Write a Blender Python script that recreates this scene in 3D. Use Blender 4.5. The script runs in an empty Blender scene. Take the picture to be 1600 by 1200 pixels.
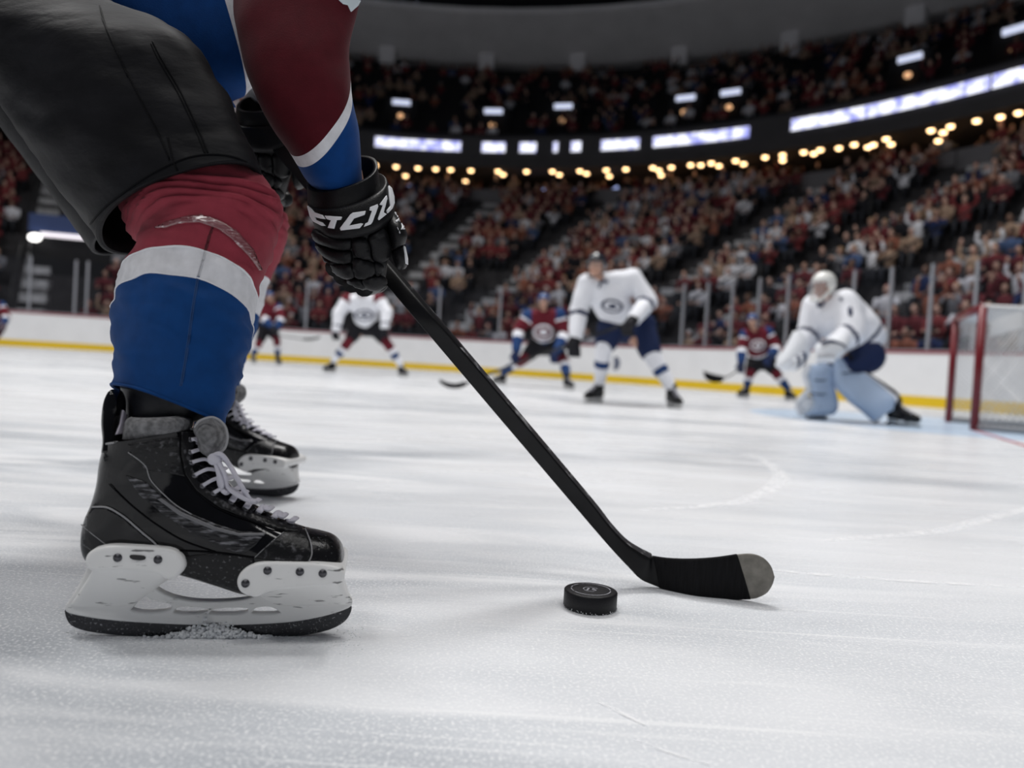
import bpy, bmesh, math, random
from mathutils import Vector, Matrix, noise
from mathutils.bvhtree import BVHTree

SC = bpy.context.scene
COL = SC.collection
rnd = random.Random(7)
V = Vector
rad = math.radians

# ------------------------------------------------------------------ camera
FPX = 1200.0                                  # focal length in pixels of the 1600x1200 frame
CAM = V((0.0, 0.0, 0.34))
ROT = Matrix.Rotation(rad(90 - 1.444), 3, 'X') @ Matrix.Rotation(rad(3.41), 3, 'Z')
cd = bpy.data.cameras.new('camera')
cd.sensor_fit = 'HORIZONTAL'; cd.sensor_width = 36.0; cd.lens = 36.0 * FPX / 1600.0
cd.clip_start = 0.02; cd.clip_end = 400
cd.dof.use_dof = True; cd.dof.focus_distance = 1.02; cd.dof.aperture_fstop = 3.0
co = bpy.data.objects.new('camera', cd); COL.objects.link(co)
co.matrix_world = Matrix.Translation(CAM) @ ROT.to_4x4()
SC.camera = co

# ------------------------------------------------------------------ world, lamps, exposure
w = bpy.data.worlds.new('arena_air'); SC.world = w; w.use_nodes = True
w.node_tree.nodes['Background'].inputs[0].default_value = (0.80, 0.86, 1.0, 1)
w.node_tree.nodes['Background'].inputs[1].default_value = 0.085

def rink_lamp(x, y, z, sx, sy, power, aim=None, col=(1.0, 0.985, 0.97), spread=136):
    l = bpy.data.lights.new('rink_floodlight', 'AREA'); l.shape = 'RECTANGLE'
    l.size = sx; l.size_y = sy; l.energy = power; l.color = col; l.spread = rad(spread)
    o = bpy.data.objects.new('rink_floodlight', l); COL.objects.link(o)
    o.location = (x, y, z)
    if aim is not None:
        o.rotation_euler = (V(aim) - V((x, y, z))).to_track_quat('-Z', 'Y').to_euler()
    return o
# floodlight banks hung under the roof over the ice
rink_lamp(-9, 3, 21, 8, 3, 680, (-9, 3, 0))
rink_lamp(-1, 12, 21, 8, 3, 1900, (-1, 11, 0))
rink_lamp(6, 5, 21, 8, 3, 500, (6, 4, 0))
rink_lamp(3, -6, 21, 8, 3, 390, (2, -2, 0))
rink_lamp(-17, 12, 21, 8, 3, 1300, (-17, 11, 0))
rink_lamp(-8, -9, 20, 6, 3, 430, (-5, -3, 0))

SC.view_settings.view_transform = 'Standard'; SC.view_settings.look = 'None'
SC.view_settings.gamma = 1.0; SC.view_settings.exposure = 0.0
SC.view_settings.use_curve_mapping = False

# ------------------------------------------------------------------ pixels to places
def ray(px, py):
    return ROT @ V(((px - 800.0) / FPX, (600.0 - py) / FPX, -1.0))
def P(px, py, depth):
    return CAM + ray(px, py) * depth
def on_ice(px, py, h=0.0):
    d = ray(px, py); return CAM + d * ((h - CAM.z) / d.z)
def on_plane(px, py, q, n):
    d = ray(px, py); return CAM + d * ((q - CAM).dot(n) / d.dot(n))
def proj(p):
    q = ROT.transposed() @ (V(p) - CAM)
    if q.z > -0.05: return (-9999, -9999, -1)
    return (800 + FPX * q.x / -q.z, 600 - FPX * q.y / -q.z, -q.z)
def crop(x0, y0, s):
    return lambda X, Y: (x0 + X / s, y0 + Y / s)

# ------------------------------------------------------------------ materials
MATS = {}
def nt(m): return m.node_tree.nodes, m.node_tree.links
def mat(name, col, rough=0.6, metal=0.0, spec=0.5, coat=0.0, var=0.0, vscale=30.0, bump=0.0, bscale=200.0,
        sheen=0.0, emit=None, estr=0.0, stretch=(1, 1, 1), col2=None, thr=None):
    if name in MATS: return MATS[name]
    m = bpy.data.materials.new(name); m.use_nodes = True
    N, L = nt(m); b = N['Principled BSDF']
    b.inputs['Base Color'].default_value = (*col, 1); b.inputs['Roughness'].default_value = rough
    b.inputs['Metallic'].default_value = metal; b.inputs['Specular IOR Level'].default_value = spec
    b.inputs['Coat Weight'].default_value = coat; b.inputs['Coat Roughness'].default_value = 0.08
    if sheen: b.inputs['Sheen Weight'].default_value = sheen
    if emit is not None:
        b.inputs['Emission Color'].default_value = (*emit, 1); b.inputs['Emission Strength'].default_value = estr
    if var or bump or col2:
        tc = N.new('ShaderNodeTexCoord'); mp = N.new('ShaderNodeMapping'); mp.inputs['Scale'].default_value = stretch
        L.new(tc.outputs['Object'], mp.inputs['Vector'])
    if var or col2:
        n = N.new('ShaderNodeTexNoise'); n.inputs['Scale'].default_value = vscale; n.inputs['Detail'].default_value = 5
        L.new(mp.outputs[0], n.inputs['Vector'])
        r = N.new('ShaderNodeValToRGB'); e = r.color_ramp.elements
        e[0].position, e[1].position = thr if thr else (0.3, 0.7)
        c2 = col2 if col2 else tuple(min(1, c * (1 + var)) for c in col)
        c1 = col if col2 else tuple(c * (1 - var) for c in col)
        e[0].color = (*c1, 1); e[1].color = (*c2, 1)
        L.new(n.outputs['Fac'], r.inputs['Fac']); L.new(r.outputs['Color'], b.inputs['Base Color'])
    if bump:
        n2 = N.new('ShaderNodeTexNoise'); n2.inputs['Scale'].default_value = bscale; n2.inputs['Detail'].default_value = 3
        bp = N.new('ShaderNodeBump'); bp.inputs['Strength'].default_value = bump; bp.inputs['Distance'].default_value = 0.002
        L.new(mp.outputs[0], n2.inputs['Vector']); L.new(n2.outputs['Fac'], bp.inputs['Height'])
        L.new(bp.outputs[0], b.inputs['Normal'])
    MATS[name] = m
    return m

# ------------------------------------------------------------------ mesh helpers
ORG = {}                                       # world position of each thing's empty
def empty(name, loc, label, cat, group=None):
    o = bpy.data.objects.new(name, None); COL.objects.link(o); o.location = loc
    o.empty_display_size = 0.1
    o['label'] = label; o['category'] = cat
    if group: o['group'] = group
    ORG[o.name] = V(loc)
    return o
def org(o):
    while o.parent: o = o.parent
    return ORG.get(o.name, V((0, 0, 0)))
def mk(name, verts, faces, mats, parent=None, smooth=True, mi=None, label=None, cat=None, group=None, kind=None, base=None, normals=True):
    """one mesh object; verts in world space"""
    me = bpy.data.meshes.new(name)
    o0 = org(parent) if parent else (V(base) if base is not None else V((0, 0, 0)))
    me.from_pydata([tuple(V(v) - o0) for v in verts], [], faces)
    for m in (mats if isinstance(mats, (list, tuple)) else [mats]): me.materials.append(m)
    if mi: me.polygons.foreach_set('material_index', mi)
    if normals and len(faces) < 60000:
        bm = bmesh.new(); bm.from_mesh(me); bmesh.ops.recalc_face_normals(bm, faces=bm.faces); bm.to_mesh(me); bm.free()
    if smooth: me.polygons.foreach_set('use_smooth', [True] * len(me.polygons))
    o = bpy.data.objects.new(name, me); COL.objects.link(o)
    if parent: o.parent = parent
    else: o.location = o0; ORG[o.name] = o0
    if label: o['label'] = label
    if cat: o['category'] = cat
    if group: o['group'] = group
    if kind: o['kind'] = kind
    return o
class MB:
    """collects shapes into one mesh"""
    def __init__(s): s.v = []; s.f = []; s.mi = []; s.cur = 0
    def add(s, v, f):
        k = len(s.v); s.v += [V(p) for p in v]; s.f += [tuple(i + k for i in q) for q in f]; s.mi += [s.cur] * len(f)
    def box(s, c, d, M=None):
        c = V(c); d = V(d) / 2; pts = []
        for sx in (-1, 1):
            for sy in (-1, 1):
                for sz in (-1, 1):
                    q = V((sx * d.x, sy * d.y, sz * d.z)); pts.append(c + (M @ q if M else q))
        s.add(pts, [(0, 1, 3, 2), (4, 6, 7, 5), (0, 4, 5, 1), (2, 3, 7, 6), (0, 2, 6, 4), (1, 5, 7, 3)])
    def tube(s, pts, r, seg=8, flat=None, cap=True):
        pts = [V(p) for p in pts]; n = len(pts); rr = r if isinstance(r, (list, tuple)) else [r] * n
        up = V((0.13, 0.2, 0.97)); rings = []
        for i, p in enumerate(pts):
            t = (pts[min(i + 1, n - 1)] - pts[max(i - 1, 0)]).normalized()
            a = t.cross(up)
            if a.length < 0.1: a = t.cross(V((1, 0, 0)))
            a.normalize(); b = t.cross(a).normalized()
            f = flat if flat else 1.0
            rings.append([p + a * math.cos(2 * math.pi * k / seg) * rr[i] + b * math.sin(2 * math.pi * k / seg) * rr[i] * f for k in range(seg)])
        v = [q for ring in rings for q in ring]
        fc = [(i * seg + k, i * seg + (k + 1) % seg, (i + 1) * seg + (k + 1) % seg, (i + 1) * seg + k) for i in range(n - 1) for k in range(seg)]
        if cap: fc += [tuple(range(seg - 1, -1, -1)), tuple((n - 1) * seg + k for k in range(seg))]
        s.add(v, fc)
    def ball(s, c, r, M=None, seg=12, rings=8):
        c = V(c); r = V(r) if not isinstance(r, (int, float)) else V((r, r, r)); v = []; f = []
        for i in range(rings + 1):
            th = math.pi * i / rings
            for k in range(seg):
                ph = 2 * math.pi * k / seg
                q = V((r.x * math.sin(th) * math.cos(ph), r.y * math.sin(th) * math.sin(ph), r.z * math.cos(th)))
                v.append(c + (M @ q if M else q))
        for i in range(rings):
            for k in range(seg):
                f.append((i * seg + k, i * seg + (k + 1) % seg, (i + 1) * seg + (k + 1) % seg, (i + 1) * seg + k))
        s.add(v, f)
    def capsule(s, a, ra, b, rb, seg=12):
        a = V(a); b = V(b); d = (b - a); L = d.length; t = d.normalized() if L > 1e-6 else V((0, 0, 1))
        pts = []; rr = []
        for k in range(4): ph = math.pi / 2 * k / 4; pts.append(a - t * ra * math.cos(ph)); rr.append(max(1e-4, ra * math.sin(ph)))
        for k in range(5): u = k / 4; pts.append(a + d * u); rr.append(ra + (rb - ra) * u)
        for k in range(1, 5): ph = math.pi / 2 * k / 4; pts.append(b + t * rb * math.sin(ph)); rr.append(max(1e-4, rb * math.cos(ph)))
        s.tube(pts, rr, seg)
    def obj(s, name, mats, parent=None, **kw):
        return mk(name, s.v, s.f, mats, parent, mi=s.mi, **kw)

def cr(p0, p1, p2, p3, t):
    return (p1 * 2 + (p2 - p0) * t + (p0 * 2 - p1 * 5 + p2 * 4 - p3) * t * t + (p1 * 3 - p0 - p2 * 3 + p3) * t ** 3) * 0.5
def smooth_line(pts, sub=6, closed=False):
    pts = [V(p) for p in pts]; n = len(pts); out = []
    for i in range(n if closed else n - 1):
        g = (lambda k: pts[k % n]) if closed else (lambda k: pts[max(0, min(n - 1, k))])
        for j in range(sub): out.append(cr(g(i - 1), g(i), g(i + 1), g(i + 2), j / sub))
    if not closed: out.append(pts[-1])
    return out
def ring_pts(A, B, n, e, seg):
    c = (A + B) / 2; a = (A - B) / 2; out = []
    for k in range(seg):
        th = 2 * math.pi * k / seg; cs, sn = math.cos(th), math.sin(th)
        out.append(c + a * math.copysign(abs(cs) ** (2 / e), cs) + n * math.copysign(abs(sn) ** (2 / e), sn))
    return out
def loft(rings, seg=32, sub=4, cap0=True, cap1=True):
    """rings: (A, B, n, exponent): ellipse-like sections between two outline points A and B, half depth vector n"""
    A = smooth_line([r[0] for r in rings], sub); B = smooth_line([r[1] for r in rings], sub)
    Nn = smooth_line([r[2] for r in rings], sub); E = smooth_line([V((r[3], 0, 0)) for r in rings], sub)
    v = []; f = []; n = len(A)
    for i in range(n): v += ring_pts(A[i], B[i], Nn[i], E[i].x, seg)
    for i in range(n - 1):
        for k in range(seg): f.append((i * seg + k, i * seg + (k + 1) % seg, (i + 1) * seg + (k + 1) % seg, (i + 1) * seg + k))
    for on, i in ((cap0, 0), (cap1, n - 1)):
        if on:
            c = sum((v[i * seg + k] for k in range(seg)), V((0, 0, 0))) / seg; v.append(c); q = len(v) - 1
            f += [(q, i * seg + (k + 1) % seg, i * seg + k) for k in range(seg)]
    return v, f
def bvh(o):
    d = org(o)
    return BVHTree.FromPolygons([v.co + d for v in o.data.vertices], [tuple(p.vertices) for p in o.data.polygons])
def hit(tree, px, py):
    d = ray(px, py).normalized(); r = tree.ray_cast(CAM, d)
    if r[0] is None:
        n = tree.find_nearest(P(px, py, 1.0)); return n[0], n[1]
    nn = r[1]
    return r[0], (nn if nn.dot(d) < 0 else -nn)
def NV(A, B, n):
    """half-depth vector of a section: -n.y of depth along the line of sight, plus the tilt in n.x, n.z"""
    d = ((A + B) / 2 - CAM).normalized(); return d * n[1] + V((n[0], 0, n[2]))
def inside(x, y, poly):
    c = False; j = len(poly) - 1
    for i in range(len(poly)):
        a, b = poly[i], poly[j]
        if (a[1] > y) != (b[1] > y) and x < (b[0] - a[0]) * (y - a[1]) / (b[1] - a[1]) + a[0]: c = not c
        j = i
    return c
def patch(tree, poly, off=0.001, step=3.0, thick=0.0012, sm=0):
    """a thin panel laid on a surface: the pixel polygon cast onto the surface behind it"""
    if sm: poly = [(p.x, p.y) for p in smooth_line([V((a, b, 0)) for a, b in poly], sm, True)]
    me = bmesh.new()
    dense = []
    for i in range(len(poly)):
        a, b = poly[i], poly[(i + 1) % len(poly)]; L = math.hypot(a[0] - b[0], a[1] - b[1]); k = max(1, int(L / step))
        dense += [(a[0] + (b[0] - a[0]) * j / k, a[1] + (b[1] - a[1]) * j / k) for j in range(k)]
    from mathutils.geometry import delaunay_2d_cdt
    xs = [p[0] for p in dense]; ys = [p[1] for p in dense]; inn = []
    x = min(xs) + step / 2
    while x < max(xs):
        y = min(ys) + step / 2
        while y < max(ys):
            if inside(x, y, dense) and min((x - a) ** 2 + (y - b) ** 2 for a, b in dense) > (0.5 * step) ** 2: inn.append((x, y))
            y += step
        x += step
    allp = [V((a, b)) for a, b in dense + inn]
    r = delaunay_2d_cdt(allp, [], [list(range(len(dense)))], 1, 1e-4)
    top = []; bot = []
    for q in r[0]:
        p, n = hit(tree, q.x, q.y); top.append(p + n * (off + thick)); bot.append(p + n * (off - 0.002))
    k = len(top); f = [tuple(t) for t in r[2]] + [tuple(i + k for i in reversed(t)) for t in r[2]]
    cnt = {}
    for t in r[2]:
        for i in range(len(t)):
            e = (t[i], t[(i + 1) % len(t)]); cnt[e] = cnt.get(e, 0) + 1
    for (a, b) in list(cnt):
        if (b, a) not in cnt: f.append((b, a, a + k, b + k))
    return top + bot, f
def cast_line(tree, pts, off=0.001, sub=6):
    out = []
    for q in smooth_line([V((a, b, 0)) for a, b in pts], sub):
        p, n = hit(tree, q.x, q.y); out.append(p + n * off)
    return out
def plate(outlines, thick, bevel=0.001, res=1):
    """flat plate with holes; outlines = lists of (x, z); the plate lies in the xz plane, centred on y = 0; returns verts, faces"""
    cu = bpy.data.curves.new('tmp', 'CURVE'); cu.dimensions = '2D'; cu.fill_mode = 'BOTH'
    cu.extrude = thick / 2 - bevel; cu.bevel_depth = bevel; cu.bevel_resolution = res
    for ol in outlines:
        s = cu.splines.new('POLY'); s.points.add(len(ol) - 1); s.use_cyclic_u = True
        for i, (a, b) in enumerate(ol): s.points[i].co = (a, b, 0, 1)
    o = bpy.data.objects.new('tmp', cu); COL.objects.link(o)
    me = bpy.data.meshes.new_from_object(o.evaluated_get(bpy.context.evaluated_depsgraph_get()))
    v = [V((q.co.x, -q.co.z, q.co.y)) for q in me.vertices]; f = [tuple(p.vertices) for p in me.polygons]
    bpy.data.objects.remove(o); bpy.data.curves.remove(cu); bpy.data.meshes.remove(me)
    return v, f
def voxel(mb, size, smooth=6, fac=0.5):
    """union of the collected shapes as one continuous skin"""
    me = bpy.data.meshes.new('tmp'); me.from_pydata([tuple(p) for p in mb.v], [], mb.f)
    bm = bmesh.new(); bm.from_mesh(me); bmesh.ops.recalc_face_normals(bm, faces=bm.faces); bm.to_mesh(me); bm.free()
    o = bpy.data.objects.new('tmp', me); COL.objects.link(o)
    r = o.modifiers.new('r', 'REMESH'); r.mode = 'VOXEL'; r.voxel_size = size
    s = o.modifiers.new('s', 'SMOOTH'); s.factor = fac; s.iterations = smooth
    m2 = bpy.data.meshes.new_from_object(o.evaluated_get(bpy.context.evaluated_depsgraph_get()))
    v = [V(q.co) for q in m2.vertices]; f = [tuple(p.vertices) for p in m2.polygons]
    bpy.data.objects.remove(o); bpy.data.meshes.remove(me); bpy.data.meshes.remove(m2)
    return v, f
# ================================================================== the rink and the arena
CORNER = V((-0.09, 27.3)); U1 = V((math.cos(rad(15.9)), math.sin(rad(15.9)))); U2 = V((0.53, -0.848)).normalized()
TURN = math.acos(max(-1, min(1, U1.dot(U2)))); RC = 12.0; TL = RC * math.tan(TURN / 2)
S1 = 40.0; S2 = S1 + RC * TURN; S3 = S2 + 22.0
def lot(d): return V((-d.y, d.x))
def path(s):
    """point on the rink boards and the outward direction there"""
    if s <= S1:
        p = CORNER - U1 * (TL + (S1 - s)); return p, lot(U1)
    if s >= S2:
        p = CORNER + U2 * (TL + (s - S2)); return p, lot(U2)
    c = CORNER - U1 * TL - lot(U1) * RC
    a = (s - S1) / RC; n = lot(U1); n = V((n.x * math.cos(a) + n.y * math.sin(a), -n.x * math.sin(a) + n.y * math.cos(a)))
    return c + n * RC, n
def B(s, D, z):
    p, n = path(s); q = p + n * D; return V((q.x, q.y, z))
def samples(s0, s1, step=0.8):
    k = max(1, int(math.ceil((s1 - s0) / step))); return [s0 + (s1 - s0) * i / k for i in range(k + 1)]
def sweep(prof, s0, s1, step=0.8, closed=False):
    ss = samples(s0, s1, step); m = len(prof); v = [B(s, d, z) for s in ss for d, z in prof]; f = []
    for i in range(len(ss) - 1):
        for k in range(m if closed else m - 1): f.append((i * m + k, i * m + (k + 1) % m, (i + 1) * m + (k + 1) % m, (i + 1) * m + k))
    if closed: f += [tuple(range(m)), tuple((len(ss) - 1) * m + k for k in range(m - 1, -1, -1))]
    return v, f
def find_s(px, D, z):
    best = min((abs(proj(B(i * S3 / 2400, D, z))[0] - px), i * S3 / 2400) for i in range(2401)); return best[1]
def hit_offset(px, py, z):
    """(s, D) where the pixel ray meets the level z"""
    p = on_ice(px, py, z); return p

# ---- ice
def ice_material():
    m = bpy.data.materials.new('ice'); m.use_nodes = True; N, L = nt(m); b = N['Principled BSDF']
    tc = N.new('ShaderNodeTexCoord')
    def tex(scale, sx=1, sy=1, rot=0, det=6, dist=0.0):
        mp = N.new('ShaderNodeMapping'); mp.inputs['Scale'].default_value = (sx, sy, 1); mp.inputs['Rotation'].default_value = (0, 0, rot)
        L.new(tc.outputs['Object'], mp.inputs['Vector'])
        n = N.new('ShaderNodeTexNoise'); n.inputs['Scale'].default_value = scale; n.inputs['Detail'].default_value = det
        n.inputs['Distortion'].default_value = dist; L.new(mp.outputs[0], n.inputs['Vector']); return n.outputs['Fac']
    def ramp(src, stops):
        r = N.new('ShaderNodeValToRGB'); e = r.color_ramp.elements
        e[0].position, e[0].color = stops[0][0], (*stops[0][1], 1); e[1].position, e[1].color = stops[-1][0], (*stops[-1][1], 1)
        for p, c in stops[1:-1]: q = e.new(p); q.color = (*c, 1)
        L.new(src, r.inputs['Fac']); return r.outputs['Color']
    def mix(a, bb, fac, mode='MIX'):
        x = N.new('ShaderNodeMix'); x.data_type = 'RGBA'; x.blend_type = mode
        if isinstance(fac, float): x.inputs[0].default_value = fac
        else: L.new(fac, x.inputs[0])
        for s, i in ((a, 6), (bb, 7)):
            if isinstance(s, tuple): x.inputs[i].default_value = (*s, 1)
            else: L.new(s, x.inputs[i])
        return x.outputs[2]
    broad = ramp(tex(0.55, 0.55, 1.5, 0.25, 7, 0.6), [(0.37, (0.42, 0.45, 0.49)), (0.48, (0.68, 0.705, 0.74)), (0.58, (0.82, 0.835, 0.86))])
    swirl = ramp(tex(2.3, 0.5, 2.4, -0.12, 8, 1.2), [(0.46, (0, 0, 0)), (0.62, (1, 1, 1))])
    c = mix(broad, (0.83, 0.845, 0.87), swirl)
    frost = ramp(tex(260, 1, 1, 0, 3), [(0.52, (0, 0, 0)), (0.66, (0.9, 0.9, 0.9))])
    c = mix(c, (0.93, 0.94, 0.955), frost)
    scr = ramp(tex(9, 0.18, 9, 0.5, 5, 0.2), [(0.60, (0, 0, 0)), (0.70, (0.55, 0.55, 0.55))])
    c = mix(c, (0.94, 0.95, 0.96), scr)
    # pale blue goal crease painted under the ice
    dv = N.new('ShaderNodeVectorMath'); dv.operation = 'DISTANCE'; L.new(tc.outputs['Object'], dv.inputs[0]); dv.inputs[1].default_value = (4.45, 7.6, 0)
    lt = N.new('ShaderNodeMath'); lt.operation = 'LESS_THAN'; lt.inputs[1].default_value = 2.0; L.new(dv.outputs['Value'], lt.inputs[0])
    fm = N.new('ShaderNodeMath'); fm.operation = 'MULTIPLY'; fm.inputs[1].default_value = 0.75; L.new(lt.outputs[0], fm.inputs[0])
    c = mix(c, (0.50, 0.66, 0.85), fm.outputs[0])
    L.new(c, b.inputs['Base Color'])
    rr = N.new('ShaderNodeMapRange'); rr.inputs['To Min'].default_value = 0.12; rr.inputs['To Max'].default_value = 0.42
    L.new(tex(3.0, 0.6, 2.0, 0.1, 6), rr.inputs['Value']); L.new(rr.outputs[0], b.inputs['Roughness'])
    b.inputs['Specular IOR Level'].default_value = 0.22; b.inputs['IOR'].default_value = 1.31
    bp = N.new('ShaderNodeBump'); bp.inputs['Strength'].default_value = 0.6; bp.inputs['Distance'].default_value = 0.0014
    L.new(tex(170, 1, 1, 0, 4), bp.inputs['Height']); L.new(bp.outputs[0], b.inputs['Normal'])
    return m
ICE = ice_material()
mk('floor', [(-56, -12, 0), (24, -12, 0), (24, 34, 0), (-56, 34, 0)], [(0, 1, 2, 3)], ICE, smooth=False, kind='structure',
   label='scraped white ice sheet of the rink with a pale blue crease')

def ice_mark_material():
    m = bpy.data.materials.new('ice_mark'); m.use_nodes = True; N, L = nt(m); b = N['Principled BSDF']
    b.inputs['Base Color'].default_value = (0.95, 0.955, 0.97, 1); b.inputs['Roughness'].default_value = 0.6
    tc = N.new('ShaderNodeTexCoord'); n = N.new('ShaderNodeTexNoise'); n.inputs['Scale'].default_value = 30; n.inputs['Detail'].default_value = 8
    L.new(tc.outputs['Object'], n.inputs['Vector']); r = N.new('ShaderNodeMapRange'); r.inputs['From Min'].default_value = 0.35; r.inputs['From Max'].default_value = 0.62
    r.inputs['To Max'].default_value = 0.85
    L.new(n.outputs['Fac'], r.inputs['Value']); L.new(r.outputs[0], b.inputs['Alpha']); return m
MARK = ice_mark_material()
floor = bpy.data.objects['floor']
def ice_mark(pts, width, sub=10):
    ps = [on_ice(a, b) for a, b in pts]; ps = smooth_line(ps, sub); v = []; f = []; n = len(ps)
    for i, p in enumerate(ps):
        t = (ps[min(i + 1, n - 1)] - ps[max(i - 1, 0)]).normalized(); q = V((-t.y, t.x, 0))
        ww = width * (0.25 + 0.75 * math.sin(math.pi * min(1, max(0, (i + 0.5) / n))))
        v += [p + q * ww + V((0, 0, 0.0008)), p - q * ww + V((0, 0, 0.0008))]
        if i: f.append((2 * i - 2, 2 * i - 1, 2 * i + 1, 2 * i))
    return mk('skate_mark', v, f, MARK, floor, smooth=False)
ice_mark([(1060, 692), (1167, 710), (1206, 729), (1220, 746), (1206, 763), (1161, 783), (1094, 792), (1000, 797)], 0.026)
ice_mark([(1290, 845), (1335, 842), (1470, 830), (1543, 811), (1600, 797), (1640, 786)], 0.020)
ice_mark([(1150, 886), (1290, 899), (1450, 910), (1640, 921)], 0.009)
ice_mark([(935, 1098), (965, 1112), (1008, 1134)], 0.003)
ice_mark([(990, 1156), (1050, 1178), (1110, 1196)], 0.002)
ice_mark([(640, 742), (760, 735), (900, 752), (1010, 748)], 0.010)
ice_mark([(560, 690), (700, 684), (850, 690), (980, 706)], 0.014)

# ---- dasher boards, kick strip, cap rail, glass
M_BOARD = mat('board_white', (0.88, 0.885, 0.90), 0.35, var=0.03, vscale=2)
M_KICK = mat('kick_yellow', (0.80, 0.54, 0.012), 0.4)
M_CAP = mat('cap_red', (0.30, 0.035, 0.045), 0.4)
M_STEEL = mat('stanchion_aluminium', (0.42, 0.43, 0.47), 0.4, 0.5)
boards = mk('wall_boards', *sweep([(0, 0), (0, 1.02), (0.14, 1.02), (0.14, 0)], 0, S3, 0.8, True), M_BOARD, smooth=False, kind='structure',
            label='white dasher boards curving round the corner of the ice')
mk('kick_strip', *sweep([(-0.012, 0), (-0.012, 0.20), (0.004, 0.20), (0.004, 0)], 0, S3, 0.8, True), M_KICK, boards, smooth=False, label='yellow kick strip')
mk('cap_rail', *sweep([(-0.015, 1.02), (-0.015, 1.065), (0.155, 1.065), (0.155, 1.02)], 0, S3, 0.8, True), M_CAP, boards, smooth=False, label='dark red cap rail')
def glass_material():
    m = bpy.data.materials.new('rink_glass'); m.use_nodes = True; N, L = nt(m)
    N.remove(N['Principled BSDF']); out = N['Material Output']
    t = N.new('ShaderNodeBsdfTransparent'); t.inputs[0].default_value = (0.90, 0.91, 0.935, 1)
    g = N.new('ShaderNodeBsdfGlossy'); g.inputs['Roughness'].default_value = 0.06
    fr = N.new('ShaderNodeFresnel'); fr.inputs['IOR'].default_value = 1.35; mx = N.new('ShaderNodeMixShader')
    L.new(fr.outputs[0], mx.inputs[0]); L.new(t.outputs[0], mx.inputs[1]); L.new(g.outputs[0], mx.inputs[2]); L.new(mx.outputs[0], out.inputs['Surface'])
    return m
GLASS = glass_material()
stops = [find_s(x, 0.07, 2.0) for x in (48, 118, 137, 300, 480)]
st = []
s = 0.4
while s < stops[0] - 1.5: st.append(s); s += 2.35
st += stops
s = stops[-1] + 2.3
s_right = find_s(1068, 0.07, 2.0)
while s < s_right - 1.2: st.append(s); s += 2.1
s = s_right
while s < S3 - 0.3: st.append(s); s += 0.82
glass = mk('wall_glass_sill', *sweep([(0.05, 1.065), (0.05, 1.10), (0.09, 1.10), (0.09, 1.065)], 0, S3, 0.8, True), M_STEEL, smooth=False, kind='structure',
           label='clear safety glass screen on slim grey posts above the boards')
for i, s in enumerate(st):
    p, n = path(s); M = Matrix(((-n.y, n.x, 0), (n.x, n.y, 0), (0, 0, 1))).transposed()
    mb = MB(); mb.box((p.x + n.x * 0.07, p.y + n.y * 0.07, 1.90), (0.058, 0.07, 1.66), M); mb.obj('stanchion', M_STEEL, glass, smooth=False)
    if i + 1 < len(st):
        a, b = s + 0.03, st[i + 1] - 0.03
        mk('glass_pane', *sweep([(0.064, 1.10), (0.064, 2.72), (0.076, 2.72), (0.076, 1.10)], a, b, 1.2, True), GLASS, glass, smooth=False)

# dark marks printed on the boards behind the white-shirted forward
M_PRINT = mat('board_print', (0.10, 0.12, 0.18), 0.5)
def board_print(px0, px1, py0, py1, shape):
    sa, sb = find_s(px0, 0, 0.6), find_s(px1, 0, 0.6); v = []
    def at(u, t): return B(sa + (sb - sa) * u, -0.004, t)
    zt = lambda py, px: max(0.25, min(0.95, CAM.z + 0))
    mb = MB()
    for poly in shape:
        pts = [at(u, t) for u, t in poly]; mb.add(pts, [tuple(range(len(pts)))])
    return mb.obj('printed_mark', M_PRINT, boards, smooth=False)
ell = lambda cx, cy, rx, ry, n=20: [(cx + rx * math.cos(2 * math.pi * k / n), cy + ry * math.sin(2 * math.pi * k / n)) for k in range(n)]
board_print(952, 997, 0, 0, [ell(0.22, 0.55, 0.17, 0.20), [(0.52, 0.42), (0.60, 0.42), (0.60, 0.68), (0.52, 0.68)],
                             [(0.63, 0.42), (0.74, 0.42), (0.70, 0.68), (0.66, 0.68)], [(0.78, 0.42), (0.96, 0.42), (0.96, 0.50), (0.86, 0.52), (0.86, 0.68), (0.78, 0.68)]])

# ---- lower stand
M_CONC = mat('stand_concrete', (0.035, 0.033, 0.036), 0.9, var=0.3, vscale=3)
M_STEP = mat('aisle_step', (0.42, 0.42, 0.43), 0.9, var=0.25, vscale=4)
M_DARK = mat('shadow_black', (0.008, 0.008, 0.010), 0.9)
NROW = 15; D0, DD, Z0, DZ = 1.25, 0.83, 0.38, 0.535
prof = [(0.16, 0.0), (0.16, Z0)]
for k in range(NROW):
    prof += [(D0 - 0.35 + DD * k, Z0 + DZ * k), (D0 - 0.35 + DD * (k + 1), Z0 + DZ * k)] if k else [(D0 - 0.35 + DD, Z0)]
prof.append((D0 - 0.35 + DD * NROW, Z0 + DZ * NROW))
stand = mk('floor_lower_stand', *sweep(prof, 0, S3, 0.9), M_CONC, smooth=False, kind='structure', label='stepped dark concrete terrace of the lower stand')
AISLES = [find_s(48, 6, Z0 + DZ * 6), find_s(664, 7, Z0 + DZ * 6.5), find_s(826, 7, Z0 + DZ * 6.5), find_s(1098, 7, Z0 + DZ * 6.5), find_s(1290, 7, Z0 + DZ * 6.5)]
AISLES.append(AISLES[-1] + 4.2)
SKEW = [-0.22, 0.30, 0.34, 0.34, 0.34, 0.34]
def local(s, D): return (RC + D) / RC if S1 < s < S2 else 1.0
def aisle_s(i, D): return AISLES[i] + SKEW[i] * (D - 7) / local(AISLES[i], D)
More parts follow.
